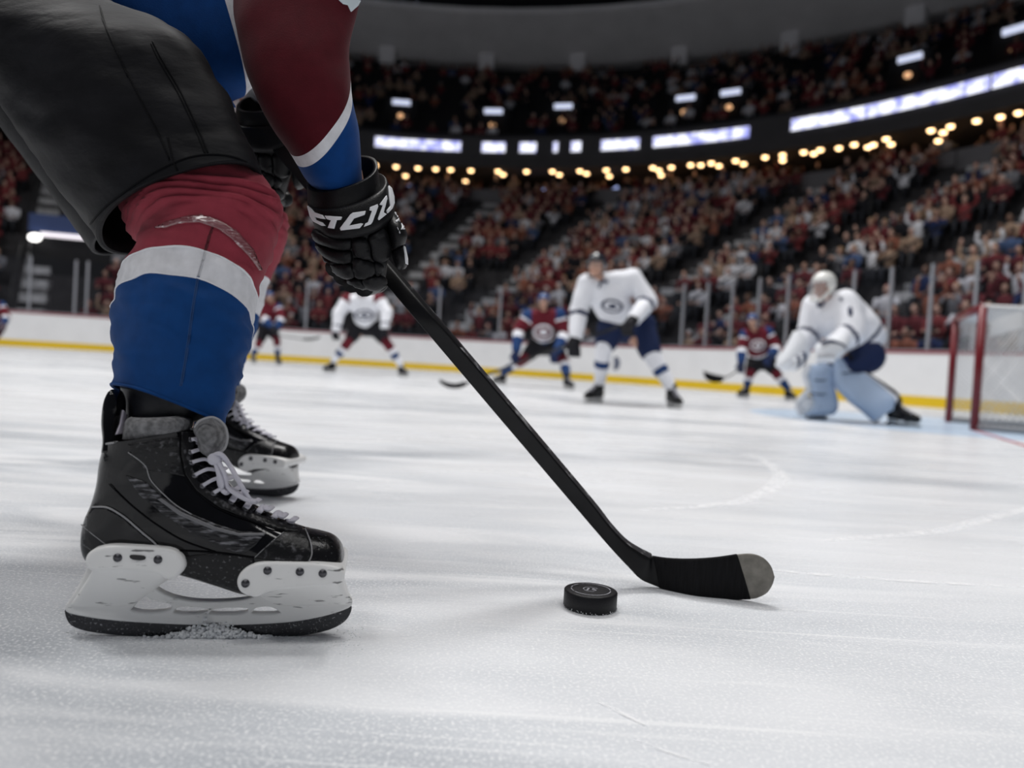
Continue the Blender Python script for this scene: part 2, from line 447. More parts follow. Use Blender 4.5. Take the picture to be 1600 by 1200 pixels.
for ai in range(len(AISLES)):
    mb = MB()
    for k in range(NROW * 2):
        D = D0 - 0.35 + DD * k / 2; z = Z0 + DZ * (k / 2)
        s = aisle_s(ai, D); kk = local(s, D); a, b = s - 0.28 / kk, s + 0.52 / kk
        z0 = z - 0.25; z1 = z + 0.03
        mb.add([B(a, D, z0), B(b, D, z0), B(b, D + DD / 2 + 0.02, z0), B(a, D + DD / 2 + 0.02, z0), B(a, D, z1), B(b, D, z1), B(b, D + DD / 2 + 0.02, z1), B(a, D + DD / 2 + 0.02, z1)],
               [(0, 1, 5, 4), (1, 2, 6, 5), (2, 3, 7, 6), (3, 0, 4, 7), (4, 5, 6, 7)])
    mb.obj('aisle_steps', M_STEP, stand, smooth=False, label='grey steps climbing between the blocks of seats')
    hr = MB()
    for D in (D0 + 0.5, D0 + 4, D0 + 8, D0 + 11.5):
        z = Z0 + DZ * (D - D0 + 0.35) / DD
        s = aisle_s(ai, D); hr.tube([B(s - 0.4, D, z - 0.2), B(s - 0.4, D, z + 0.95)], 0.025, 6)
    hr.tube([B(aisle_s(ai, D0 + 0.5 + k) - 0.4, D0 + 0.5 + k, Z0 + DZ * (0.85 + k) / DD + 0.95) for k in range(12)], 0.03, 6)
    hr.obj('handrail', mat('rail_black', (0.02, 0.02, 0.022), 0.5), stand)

# ---- box level, ribbon board fascia, upper stand, roof
DT = D0 - 0.35 + DD * NROW; ZT = Z0 + DZ * NROW           # top of the lower stand
M_FASC = mat('fascia_grey', (0.060, 0.057, 0.060), 0.8, var=0.1, vscale=1)
M_BOXW = mat('box_wall', (0.10, 0.055, 0.03), 0.7, var=0.3, vscale=1.5)
M_LIP = mat('parapet_grey', (0.16, 0.155, 0.165), 0.7)
mk('wall_parapet', *sweep([(DT, ZT - 0.2), (DT, ZT + 0.55), (DT + 0.25, ZT + 0.55), (DT + 0.25, ZT - 0.2)], 0, S3, 1.0, True), M_LIP, smooth=False, kind='structure',
   label='grey parapet along the front of the box level')
mk('floor_box_level', *sweep([(DT, ZT - 0.02), (DT + 5, ZT + 0.5)], 0, S3, 1.0), M_CONC, smooth=False, kind='structure', label='dark floor of the box level')
mk('wall_box_back', *sweep([(DT + 4.2, ZT), (DT + 4.2, ZT + 3.2)], 0, S3, 1.0), M_BOXW, smooth=False, kind='structure', label='brown back wall of the lit box level')
ZC = 10.05
mk('ceiling_box_level', *sweep([(DT - 0.2, ZC), (DT + 5, ZC - 0.15)], 0, S3, 1.0), mat('box_ceiling', (0.09, 0.07, 0.055), 0.8), smooth=False, kind='structure',
   label='ceiling over the box level carrying the warm lamps')
DF = DT - 0.25
mk('wall_ribbon_fascia', *sweep([(DF, ZC - 0.05), (DF - 0.15, ZC + 0.35), (DF - 0.15, ZC + 1.35), (DF + 0.2, ZC + 1.6), (DF + 0.2, ZC - 0.05)], 0, S3, 1.0, True), M_FASC, smooth=False,
   kind='structure', label='dark curved fascia of the upper stand carrying the ribbon boards')
NUP = 18; DU0, ZU0, DUD, DUZ = DF + 0.6, ZC + 1.1, 0.86, 0.53
prof = [(DU0 - 0.4, ZU0)]
for k in range(NUP): prof += [(DU0 + DUD * k, ZU0 + DUZ * k), (DU0 + DUD * (k + 1), ZU0 + DUZ * k)]
prof.append((DU0 + DUD * NUP, ZU0 + DUZ * NUP + 4))
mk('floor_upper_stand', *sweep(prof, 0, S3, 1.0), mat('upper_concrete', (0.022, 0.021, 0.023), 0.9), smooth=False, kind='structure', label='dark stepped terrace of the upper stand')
DTU = DU0 + DUD * NUP; ZTU = ZU0 + DUZ * NUP
M_BAND = mat('roof_band_grey', (0.84, 0.82, 0.83), 0.75, var=0.06, vscale=0.6)
band = mk('ceiling_band', *sweep([(DTU - 1.2, ZTU + 0.15), (DTU - 5.2, ZTU + 1.75), (DTU - 5.2, ZTU + 2.1), (DTU, ZTU + 2.1), (DTU, ZTU + 0.15)], 0, S3, 1.0, True), M_BAND, smooth=False, kind='structure',
          label='broad plain grey band under the roof edge')
for px in (440, 605, 762, 905, 1065, 1238, 1435, 1600):
    s = find_s(px, DTU - 1.2, ZTU - 0.2); p, n = path(s); M = Matrix(((-n.y, n.x, 0), (n.x, n.y, 0), (0, 0, 1))).transposed(); q = B(s, DTU - 1.75, ZTU - 0.1)
    mb = MB(); mb.box(q, (1.0, 0.9, 1.1), M); mb.obj('pillar', M_BAND, band, smooth=False)
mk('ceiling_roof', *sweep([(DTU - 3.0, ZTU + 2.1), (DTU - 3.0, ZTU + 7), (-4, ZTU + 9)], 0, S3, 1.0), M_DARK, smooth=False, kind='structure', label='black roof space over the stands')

# ---- ribbon boards (lit panels)
def led_material():
    m = bpy.data.materials.new('led_white'); m.use_nodes = True; N, L = nt(m); b = N['Principled BSDF']
    b.inputs['Base Color'].default_value = (0.02, 0.02, 0.03, 1)
    tc = N.new('ShaderNodeTexCoord'); n = N.new('ShaderNodeTexNoise'); n.inputs['Scale'].default_value = 2.4; n.inputs['Detail'].default_value = 2
    L.new(tc.outputs['Object'], n.inputs['Vector']); r = N.new('ShaderNodeValToRGB'); e = r.color_ramp.elements
    e[0].position = 0.40; e[0].color = (0.30, 0.32, 0.75, 1); e[1].position = 0.56; e[1].color = (0.86, 0.88, 1.0, 1)
    L.new(n.outputs['Fac'], r.inputs['Fac']); L.new(r.outputs['Color'], b.inputs['Emission Color']); b.inputs['Emission Strength'].default_value = 1.5
    return m
LED = led_material()
zl = ZC + 0.86
leds = [(587, 720), (753, 790), (812, 838), (866, 872), (893, 908), (940, 998), (1020, 1170), (1237, 1546), (1552, 1660)]
where = ['left of the small lit squares, above the box lamps', 'first short one right of the long left strip', 'second short one, above the middle boxes', 'tiniest dot of light on the fascia',
         'small square right of the tiniest one', 'medium one left of the long strip', 'long strip above the white forward', 'longest strip, climbing at the upper right', 'last strip at the right picture edge']
for (a, b), t in zip(leds, where):
    sa, sb = find_s(a, DF - 0.17, zl), find_s(b, DF - 0.17, zl); hh = 0.23
    v, f = sweep([(DF - 0.17, zl - hh), (DF - 0.21, zl - hh), (DF - 0.21, zl + hh), (DF - 0.17, zl + hh)], sa, sb, 0.8, True)
    mk('ribbon_board', v, f, LED, smooth=False, label='lit white ribbon board ' + t, cat='display', group='ribbon boards on the upper fascia', base=v[0])

# ---- warm lamps of the box level
def emit(name, col, st):
    return mat(name, tuple(c * 0.5 for c in col), 0.4, emit=col, estr=st)
WARM = emit('warm_bulb', (1.0, 0.62, 0.30), 6.0)
K1 = crop(540, 0, 2.857); K2 = crop(1040, 0, 2.857)
lamp_px = [K1(*p) for p in [(130, 727), (227, 732), (324, 738), (400, 741), (468, 745), (558, 747), (680, 750), (805, 747), (922, 746), (1047, 742), (1163, 737), (1253, 731), (1370, 722), (1410, 720), (1540, 706), (702, 775), (955, 775), (1075, 770), (1180, 783), (1412, 776), (1397, 756), (265, 780), (538, 805)]]
lamp_px += [K2(*p) for p in [(112, 706), (203, 700), (316, 688), (445, 671), (522, 662), (615, 650), (690, 636), (724, 632), (846, 612), (982, 588), (1188, 550), (1272, 535), (1386, 512), (1439, 500), (1537, 478), (147, 735), (348, 725), (522, 710), (665, 678), (870, 640), (900, 652), (1243, 578), (1008, 637), (1222, 616)]]
lamp_px = [(x, y) for x, y in lamp_px]
M_RIM = mat('lamp_rim', (0.05, 0.04, 0.03), 0.5)
lamp_px.sort(); LAMPS = []
for i, (x, y) in enumerate(lamp_px):
    # the lamp hangs from the ceiling: first guess on the level, then clamp to the box depth
    h = ZC - 0.10
    p = on_ice(x, y, h)
    best = min(((B(find, dd, h) - p).length, find, dd) for find in [find_s(x, DT + 1.2, h)] for dd in (0.0,)) if False else None
    s = find_s(x, DT + 1.5, h); lo, hi = DT + 0.2, DT + 3.9
    err = 1e9
    for k in range(30):
        dd = lo + (hi - lo) * k / 29; s2 = find_s(x, dd, h) if k % 6 == 0 else s2
        e = abs(proj(B(s2, dd, h))[1] - y)
        if e < err: err = e; bd = dd
    s = find_s(x, bd, h)
    for _ in range(6):
        if any((B(s, bd, h) - g).length < 0.45 for g in LAMPS): s += 0.2; bd = min(DT + 3.9, bd + 0.15)
    LAMPS.append(B(s, bd, h))
    q = B(s, bd, h); drop = 0.0
    while proj(q)[1] < y - 1 and drop < 1.6: drop += 0.05; q = B(s, bd, h - drop)
    mb = MB(); mb.tube([q + V((0, 0, 0.10)), q + V((0, 0, -0.02))], [0.06, 0.17], 12)
    if drop > 0.05: mb.tube([q + V((0, 0, 0.1)), q + V((0, 0, 0.1 + drop))], 0.02, 6)
    rm = empty('box_lamp', q, 'warm round lamp under the ribbon fascia, %s from the left in the row' % (
        ['first', 'second', 'third', 'fourth', 'fifth', 'sixth', 'seventh', 'eighth', 'ninth', 'tenth', 'eleventh', 'twelfth', 'thirteenth', 'fourteenth', 'fifteenth', 'sixteenth', 'seventeenth', 'eighteenth', 'nineteenth'][i] if i < 19 else
        ['twentieth', 'twenty-first', 'twenty-second', 'twenty-third', 'twenty-fourth', 'twenty-fifth', 'twenty-sixth', 'twenty-seventh', 'twenty-eighth', 'twenty-ninth'][i - 19] if i < 29 else
        ['thirtieth', 'thirty-first', 'thirty-second', 'thirty-third', 'thirty-fourth', 'thirty-fifth', 'thirty-sixth', 'thirty-seventh', 'thirty-eighth', 'thirty-ninth'][i - 29] if i < 39 else
        ['fortieth', 'forty-first', 'forty-second', 'forty-third', 'forty-fourth', 'forty-fifth', 'forty-sixth', 'forty-seventh', 'forty-eighth'][i - 39]),
        'lamp', 'warm lamps of the box level')
    mb.obj('rim', M_RIM, rm)
    b2 = MB(); b2.ball(q + V((0, 0, -0.04)), (0.125, 0.125, 0.08), seg=10, rings=6); b2.obj('bulb', WARM, rm)

# ---- bluish television screens in the boxes
TV = emit('tv_glow', (0.45, 0.55, 1.0), 1.1)
for i, ((x, y), t) in enumerate(zip([(781, 287), (820, 286), (851, 279), (900, 281), (967, 273), (640, 281)],
        ['first', 'second', 'third', 'fourth', 'fifth', 'far left, nearest the glove'])):
    s = find_s(x, DT + 2.4, ZT + 1.2); q = B(s, DT + 1.6, 0)
    z = 9.0 + (288 - y) * 0.012
    p, n = path(s); M = Matrix(((-n.y, n.x, 0), (n.x, n.y, 0), (0, 0, 1))).transposed() @ Matrix.Rotation(0.5, 3, 'Y')
    e = empty('box_screen', (q.x, q.y, z), 'small bluish screen glowing in the box level, %s from the left' % t if i < 5 else 'small bluish screen glowing in the boxes beside the glove', 'screen', 'screens in the boxes')
    mb = MB(); mb.box((q.x, q.y, z), (0.62, 0.06, 0.42), M); mb.obj('housing', M_DARK, e, smooth=False)
    mb = MB(); mb.box(V((q.x, q.y, z)) - V((n.x, n.y, 0)) * 0.035, (0.56, 0.01, 0.36), M); mb.obj('screen', TV, e, smooth=False)

# ---- lit exit signs of the upper stand with a warm lamp below
SIGNS = []
SIGN = emit('sign_white', (0.72, 0.78, 1.0), 0.9); DIMW = emit('dim_warm', (1.0, 0.55, 0.28), 1.0)
for (x, y), t in zip([(627, 163), (770, 171), (880, 169), (1070, 153), (1142, 143), (1423, 87), (1588, 46)],
                     ['nearest the forearm', 'second from the left', 'third from the left', 'fourth from the left', 'fifth from the left', 'sixth from the left', 'at the right picture edge']):
    best = None
    for k in range(2, NUP):
        D, z = DU0 + DUD * k - 0.4, ZU0 + DUZ * k + 0.9; s = find_s(x, D, z); e = abs(proj(B(s, D, z))[1] - y)
        if best is None or e < best[0]: best = (e, s, D, z)
    _, s, D, z = best; q = B(s, D, z); SIGNS.append(q); p, n = path(s); M = Matrix(((-n.y, n.x, 0), (n.x, n.y, 0), (0, 0, 1))).transposed()
    e = empty('exit_sign', q - V((0, 0, 1.2)), 'small lit white sign in the dark upper stand, ' + t, 'sign', 'lit signs of the upper stand')
    mb = MB(); mb.box(q, (0.95, 0.12, 0.24), M); mb.obj('panel', SIGN, e, smooth=False)
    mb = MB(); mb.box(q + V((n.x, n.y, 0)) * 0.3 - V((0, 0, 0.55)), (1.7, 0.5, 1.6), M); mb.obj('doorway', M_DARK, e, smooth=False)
    mb = MB(); mb.ball(q - V((0, 0, 0.75)) - V((n.x, n.y, 0)) * 0.1, (0.16, 0.16, 0.12), seg=8, rings=6); mb.obj('bulb', DIMW, e)

# ---- press gallery lights at the top left
for i, (x, y) in enumerate([(572, 16), (590, 11), (607, 15), (630, 14), (652, 17), (671, 20), (706, 23)]):
    D, z = DTU - 3.3, ZTU + 3.1; s = find_s(x, D, z); best = min((abs(proj(B(s, D, z + 0.1 * k))[1] - y), k) for k in range(-8, 20))
    q = B(s, D, z + 0.1 * best[1]); mb = MB(); mb.ball(q, (0.22, 0.22, 0.14), seg=8, rings=6); mb.tube([q, q + V((0, 0, 0.5))], 0.03, 6)
    mb.obj('gallery_light', [SIGN], label='small white light under the black roof, %s from the sleeve' % ['first', 'second', 'third', 'fourth', 'fifth', 'sixth', 'seventh'][i], cat='lamp', group='lights of the roof gallery', base=q)

# ---- entrance with a navy banner at the far left
s = find_s(112, 4.6, 4.0); p, n = path(s); M = Matrix(((-n.y, n.x, 0), (n.x, n.y, 0), (0, 0, 1))).transposed()
q = B(s, 4.6, 3.9)
ent = empty('stand_entrance', B(s, 4.6, 1.6), 'dark stand entrance under a navy banner with white lamps, beside the left steps', 'entrance')
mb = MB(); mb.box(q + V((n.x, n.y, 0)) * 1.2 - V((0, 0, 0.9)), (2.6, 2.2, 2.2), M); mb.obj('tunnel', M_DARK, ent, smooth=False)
mb = MB(); mb.box(q + V((0, 0, 0.45)), (2.7, 0.1, 0.62), M); mb.obj('banner', mat('banner_navy', (0.03, 0.055, 0.16), 0.6), ent, smooth=False)
mb = MB(); mb.box(q + V((0, 0, 0.05)) - V((n.x, n.y, 0)) * 0.1, (1.9, 0.1, 0.14), M); mb.obj('strip_light', emit('strip_white', (0.85, 0.8, 0.85), 1.3), ent, smooth=False)
for dx, zz in ((-0.95, 1.05), (1.1, -0.1)):
    mb = MB(); mb.ball(q + M @ V((dx, -0.2, zz)), (0.24, 0.12, 0.14), seg=10, rings=6); mb.obj('lamp', emit('lamp_white', (1, 0.98, 0.95), 3.5), ent)
# ================================================================== the crowd
SHIRTS = {'maroon': (0.13, 0.026, 0.032), 'dark red': (0.20, 0.040, 0.042), 'white': (0.66, 0.66, 0.70), 'black': (0.014, 0.014, 0.018), 'navy': (0.022, 0.035, 0.10),
          'tan': (0.36, 0.25, 0.18), 'grey': (0.20, 0.20, 0.22), 'blue': (0.07, 0.11, 0.22), 'rust': (0.27, 0.10, 0.065)}
WEIGHT = ['maroon'] * 9 + ['dark red'] * 5 + ['white'] * 4 + ['black'] * 5 + ['navy'] * 2 + ['tan'] * 3 + ['grey'] * 2 + ['blue'] * 1 + ['rust'] * 3
HAIRS = {'dark hair': (0.014, 0.010, 0.008), 'brown hair': (0.07, 0.035, 0.018), 'fair hair': (0.34, 0.21, 0.10), 'maroon cap': (0.14, 0.02, 0.03), 'white cap': (0.55, 0.55, 0.58)}
HW = ['dark hair'] * 5 + ['brown hair'] * 5 + ['fair hair'] * 2 + ['maroon cap'] * 2 + ['white cap']
SKINS = [(0.58, 0.36, 0.28), (0.46, 0.27, 0.20), (0.20, 0.11, 0.075)]
def shirt_mat(n): return mat('shirt_' + n.replace(' ', '_'), SHIRTS[n], 0.8, spec=0.2)
def hair_mat(n): return mat('head_' + n.replace(' ', '_'), HAIRS[n], 0.6)
def skin_mat(i): return mat('skin_%d' % i, SKINS[i], 0.55)
TROUS = mat('trousers_dark', (0.02, 0.022, 0.03), 0.8)
def person_mesh(pose):
    """seated spectator facing -Y, feet on z = 0, seat at 0.43; slots: shirt, skin, hair, trousers"""
    mb = MB(); seg = 8
    def tb(pts, rr, sl, fl=None, sg=8): mb.cur = sl; mb.tube(pts, rr, sg, flat=fl)
    lean = (-0.10, 0.02, -0.02, -0.16)[pose]
    mb.cur = 0                                               # torso with shoulders
    mb.tube([(0, 0.03, 0.42), (0, 0.02, 0.55), (0, lean * 0.5, 0.74), (0, lean * 0.9, 0.90), (0, lean, 0.985), (0, lean, 1.02)], [0.175, 0.18, 0.20, 0.215, 0.15, 0.065], 10, flat=0.62)
    tb([(0, lean, 0.99), (0, lean - 0.01, 1.08)], [0.055, 0.05], 1)
    mb.cur = 1; mb.ball((0, lean - 0.025, 1.155), (0.078, 0.092, 0.115), seg=8, rings=6); mb.ball((0, lean - 0.118, 1.145), (0.016, 0.022, 0.024), seg=5, rings=4)
    mb.cur = 2; mb.ball((0, lean - 0.002, 1.195), (0.088, 0.098, 0.092), seg=8, rings=5)
    for s in (-1, 1):
        sh = V((s * 0.205, lean, 0.945))
        if pose == 0: el, ha = V((s * 0.26, lean - 0.06, 0.68)), V((s * 0.10, -0.30, 0.60))
        elif pose == 1: el, ha = V((s * 0.27, -0.16, 0.76)), V((s * 0.035, -0.33, 0.93))
        elif pose == 2: el, ha = V((s * 0.33, -0.04, 1.08)), V((s * 0.26, -0.10, 1.36))
        else: el, ha = V((s * 0.24, lean - 0.10, 0.66)), V((s * 0.14, -0.40, 0.66))
        tb([sh, (sh + el) / 2, el, el + (ha - el) * 0.7], [0.068, 0.062, 0.052, 0.045], 0, None, 6)
        tb([el + (ha - el) * 0.65, ha, ha + (ha - el).normalized() * 0.07], [0.036, 0.044, 0.022], 1, None, 6)
        tb([(s * 0.09, 0.02, 0.46), (s * 0.12, -0.22, 0.475), (s * 0.13, -0.43, 0.45)], [0.095, 0.082, 0.062], 3, None, 6)
        tb([(s * 0.13, -0.42, 0.47), (s * 0.13, -0.40, 0.25), (s * 0.13, -0.39, 0.05)], [0.062, 0.056, 0.045], 3, None, 6)
        tb([(s * 0.13, -0.36, 0.035), (s * 0.135, -0.56, 0.03)], [0.042, 0.035], 3, None, 6)
    return mb
POSES = [person_mesh(i) for i in range(4)]
# every seat of the lower stand
seats = []
ORD = ['front', 'second', 'third', 'fourth', 'fifth', 'sixth', 'seventh', 'eighth', 'ninth', 'tenth', 'eleventh', 'twelfth', 'thirteenth', 'fourteenth', 'fifteenth']
for k in range(NROW):
    D = D0 + DD * k; z = Z0 + DZ * k; s = 0.2; seatno = 0; lastblock = -1
    while s < S3 - 0.3:
        s += (0.52 + rnd.uniform(-0.03, 0.03)) / local(s, D)
        kk = local(s, D); gap = False; block = 0
        for i in range(len(AISLES)):
            a = aisle_s(i, D)
            if a - 0.95 / kk < s < a + 1.05 / kk: gap = True
            if s > a: block = i + 1
        if gap or rnd.random() < 0.06: continue
        q = B(s, D, z); x, y, d = proj(q + V((0, 0, 0.9)))
        if d < 0 or not (-140 < x < 1740): continue
        if abs(s - find_s(112, 4.6, 4.0)) < 1.5 and 2.0 < D < 7.6: continue
        if block != lastblock: seatno = 0; lastblock = block
        seatno += 1
        seats.append((d, x, y, k, block, seatno, s, D, q))
def seat_turn(s):
    p, n = path(s); return math.atan2(n.y, n.x) - math.pi / 2 + rnd.uniform(-0.3, 0.3)
def vis(t): return (0 < t[1] < 165 or 640 < t[1] < 1600) and t[2] > 0
seats.sort(key=lambda t: t[0])
near = [t for t in seats if vis(t)][:300]; ids = {id(t) for t in near}
BLK = ['beyond the leftmost steps', 'behind the near player', 'left of central steps', 'right of central steps', 'above the white forward', 'above the goalie', 'above the net']
cache = {}
def person_data(pose, sh, hr, sk):
    key = (pose, sh, hr, sk)
    if key not in cache:
        mb = POSES[pose]; me = bpy.data.meshes.new('spectator'); me.from_pydata([tuple(v) for v in mb.v], [], mb.f)
        for m in (shirt_mat(sh), skin_mat(sk), hair_mat(hr), TROUS): me.materials.append(m)
        me.polygons.foreach_set('material_index', mb.mi); me.polygons.foreach_set('use_smooth', [True] * len(me.polygons)); cache[key] = me
    return cache[key]
ORD2 = ORD + ['%dth' % i for i in range(16, 60)]
near.sort(key=lambda t: (t[3], t[1])); cnt = {}
for t in near:
    d, x, y, k, block, no, s, D, q = t
    sh, hr, sk, ps = rnd.choice(WEIGHT), rnd.choice(HW), rnd.choice([0, 0, 0, 1, 1, 2]), rnd.choice([0, 0, 0, 1, 1, 2, 3])
    o = bpy.data.objects.new('spectator', person_data(ps, sh, hr, sk)); COL.objects.link(o)
    o.location = q - V((path(s)[1].x, path(s)[1].y, 0)) * -0.05; o.rotation_euler = (0, 0, seat_turn(s)); c = rnd.uniform(0.95, 1.06); o.scale = (c, c, c)
    cnt[(k, block)] = cnt.get((k, block), 0) + 1; i = cnt[(k, block)]
    o['label'] = '%s shirt, %s, %s row, %s from left, %s' % (sh, hr, ORD[k], ORD2[i - 1] if i > 1 else 'first', BLK[block])
    o['category'] = 'spectator'; o['group'] = 'spectators behind the glass'
# everyone further up, as one crowd
crowd_mats = []; slot = {}
def sl(m):
    if m.name not in slot: slot[m.name] = len(crowd_mats); crowd_mats.append(m)
    return slot[m.name]
def crowd_obj(name, lst, label):
    v = []; f = []; mi = []
    for (q, turn) in lst:
        mb = POSES[rnd.choice([0, 0, 0, 1, 1, 2, 3])]; ms = [sl(shirt_mat(rnd.choice(WEIGHT))), sl(skin_mat(rnd.choice([0, 0, 0, 1, 1, 2]))), sl(hair_mat(rnd.choice(HW))), sl(TROUS)]
        c, s_ = math.cos(turn), math.sin(turn); k = len(v)
        v += [(q.x + p.x * c - p.y * s_, q.y + p.x * s_ + p.y * c, q.z + p.z) for p in mb.v]
        f += [tuple(i + k for i in t) for t in mb.f]; mi += [ms[i] for i in mb.mi]
    me = bpy.data.meshes.new(name); me.from_pydata(v, [], f)
    for m in crowd_mats: me.materials.append(m)
    me.polygons.foreach_set('material_index', mi); me.polygons.foreach_set('use_smooth', [True] * len(me.polygons))
    o = bpy.data.objects.new(name, me); COL.objects.link(o); o['label'] = label; o['category'] = 'crowd'; o['kind'] = 'stuff'
crowd_obj('lower_stand_crowd', [(t[8], seat_turn(t[6])) for t in seats if id(t) not in ids], 'packed crowd in maroon and white filling the lower stand')
ups = []
for k in range(0, NUP - 2):
    D = DU0 + DUD * (k + 0.45); z = ZU0 + DUZ * k; s = 0.2
    while s < S3 - 0.3:
        s += 0.62 / local(s, D); q = B(s, D, z); x, y, d = proj(q + V((0, 0, 1.0)))
        if d > 0 and 400 < x < 1680 and 0 < y < 330 and rnd.random() < 0.34 and all((q - g).length > 2.2 for g in SIGNS): ups.append((q, seat_turn(s)))
for k in range(160):
    s = rnd.uniform(S1 - 8, S3 - 4); q = B(s, DT + rnd.uniform(0.5, 2.6), ZT + 0.1); x, y, d = proj(q)
    if 400 < x < 1680: ups.append((q, seat_turn(s)))
crowd_obj('upper_stand_crowd', ups, 'dim crowd scattered over the dark upper stand and boxes')
print('CROWD', len(seats), len(near), len(ups))
# ================================================================== the near player, his stick, the puck
c1 = crop(80, 580, 2.728); c2 = crop(0, 0, 3.0); c3 = crop(340, 0, 2.5); c4 = crop(140, 250, 2.791); cg = crop(460, 230, 4.8); c5 = crop(860, 780, 4.21)
def fabric(name, col, rough=0.75, bs=900, bump=0.25, var=0.10, sheen=0.06):
    return mat(name, col, rough, spec=0.12, var=var, vscale=60, bump=bump, bscale=bs, sheen=sheen)
F_BLUE = fabric('knit_blue', (0.003, 0.046, 0.180)); F_WHITE = fabric('knit_white', (0.72, 0.72, 0.75), sheen=0.0); F_MAROON = fabric('knit_maroon', (0.270, 0.036, 0.055))
J_MAROON = fabric('jersey_maroon', (0.072, 0.005, 0.010), bs=600); J_BLUE = fabric('jersey_blue', (0.003, 0.045, 0.190), bs=600)
F_SHORT = mat('shorts_black', (0.008, 0.008, 0.0095), 0.58, spec=0.10, var=0.35, vscale=14, bump=0.5, bscale=45, stretch=(1, 1, 2))
SEAM_BK = mat('seam_black', (0.003, 0.003, 0.004), 0.7, spec=0.08)
G_BLACK = mat('glove_black', (0.006, 0.006, 0.007), 0.45, spec=0.22, bump=0.25, bscale=500, var=0.3, vscale=60)
G_WHITE = mat('print_white', (0.78, 0.79, 0.82), 0.5)
K_GLOSS = mat('skate_gloss', (0.003, 0.003, 0.004), 0.10, spec=0.36, coat=0.0, bump=0.25, bscale=38, var=0.4, vscale=40)
K_TOE = mat('toe_cap_black', (0.007, 0.007, 0.008), 0.25, spec=0.35, bump=0.25, bscale=250, col2=(0.12, 0.12, 0.13), vscale=240, thr=(0.62, 0.76))
K_SCUFF = mat('scuffed_grey', (0.010, 0.010, 0.012), 0.28, spec=0.35, bump=0.9, bscale=130, col2=(0.22, 0.22, 0.24), vscale=150, thr=(0.50, 0.72), stretch=(0.45, 1, 1.8))
K_PANEL = mat('skate_panel', (0.008, 0.008, 0.009), 0.34, spec=0.3, bump=0.4, bscale=220, col2=(0.12, 0.12, 0.13), vscale=150, thr=(0.56, 0.76))
K_SOLE = mat('skate_sole', (0.012, 0.012, 0.013), 0.42, spec=0.25, bump=0.4, bscale=200, col2=(0.22, 0.22, 0.23), vscale=260, thr=(0.60, 0.78))
K_WHITE = mat('holder_white', (0.86, 0.86, 0.85), 0.30, bump=0.12, bscale=60, col2=(0.16, 0.16, 0.16), vscale=60, thr=(0.64, 0.70), stretch=(0.5, 1, 2.6))
K_STEEL = mat('runner_steel', (0.045, 0.046, 0.050), 0.24, 0.8, bump=0.3, bscale=300, col2=(0.60, 0.61, 0.63), vscale=420, thr=(0.60, 0.80))
K_FELT = mat('felt_grey', (0.16, 0.16, 0.165), 0.9, bump=0.9, bscale=260, var=0.5, vscale=140)
K_LACE = mat('lace_white', (0.60, 0.59, 0.66), 0.8, bump=0.4, bscale=900)
K_PIPE = mat('piping_grey', (0.30, 0.30, 0.31), 0.5)
K_RIVET = mat('rivet', (0.10, 0.10, 0.11), 0.35, 0.8)
SNOW = mat('snow', (0.90, 0.92, 0.94), 0.7, spec=0.2)

root = empty('hockey_player', on_ice(330, 900), 'near hockey player cropped at the chest: black shorts, maroon sleeve, blue sock, black skates', 'person')
def fold(v, seg, amp, fz, fx=10.0, seed=0.0, mask=None):
    """cloth wrinkles: push the skin in and out along the line from its section's middle"""
    out = list(v); n = len(v) // seg
    for i in range(n):
        ring = v[i * seg:(i + 1) * seg]; c = sum(ring, V((0, 0, 0))) / seg
        for k, p in enumerate(ring):
            d = p - c
            if d.length < 1e-6: continue
            nz = noise.noise(V((p.x * fx + seed, p.y * fx, p.z * fz + 0.4 * p.x * fz))) + 0.5 * noise.noise(V((p.x * fx * 2.3, p.y * fx * 2, p.z * fz * 2.1 + seed)))
            out[i * seg + k] = p + d.normalized() * amp * nz * (mask(i / (n - 1), p) if mask else 1.0)
    return out
def slices(v, f, seg, sub, cuts, n):
    """split a loft along its length at given ring numbers"""
    res = []
    for a, b in zip(cuts[:-1], cuts[1:]):
        lo, hi = a * sub, b * sub; vv = v[lo * seg:(hi + 1) * seg]; m = hi - lo
        ff = [(i * seg + k, i * seg + (k + 1) % seg, (i + 1) * seg + (k + 1) % seg, (i + 1) * seg + k) for i in range(m) for k in range(seg)]
        res.append((vv, ff))
    return res

# ---- skates
QH, QT = on_ice(190, 993), on_ice(446, 993); TD = (QT - QH).normalized(); NC = V((TD.y, -TD.x, 0))
def sk(X, Y, o=0.0):
    x, y = c1(X, Y); return on_plane(x, y, QH + NC * o, NC)
skate_parts = []
def skp(name, vf, m, parent, **kw):
    o = mk(name, vf[0], vf[1], m, parent, **kw); skate_parts.append((o, parent)); return o
rings = [((1248, 800), (1252, 850), .008, 2.2), ((1238, 742), (1247, 872), .026, 2.3), ((1200, 702), (1218, 890), .036, 2.4), ((1140, 684), (1140, 900), .042, 2.5),
         ((1085, 672), (1060, 908), .045, 2.5), ((1000, 642), (960, 925), .046, 2.5), ((920, 603), (850, 942), .045, 2.5), ((850, 562), (740, 915), .043, 2.5),
         ((790, 517), (620, 880), .041, 2.5), ((745, 470), (500, 850), .039, 2.5), ((710, 430), (380, 832), .037, 2.4), ((680, 390), (260, 828), .036, 2.4),
         ((660, 360), (165, 815), .035, 2.3), ((645, 335), (130, 740), .036, 2.2), ((632, 312), (145, 640), .037, 2.2), ((622, 292), (178, 560), .038, 2.2),
         ((612, 272), (202, 470), .040, 2.2), ((605, 258), (214, 390), .041, 2.2), ((600, 245), (236, 300), .042, 2.2)]
R3 = [(sk(*a), sk(*b, 0.0), NC * w_, e) for a, b, w_, e in rings]
SEG = 40; SUB = 4
v, f = loft(R3, SEG, SUB, True, False)
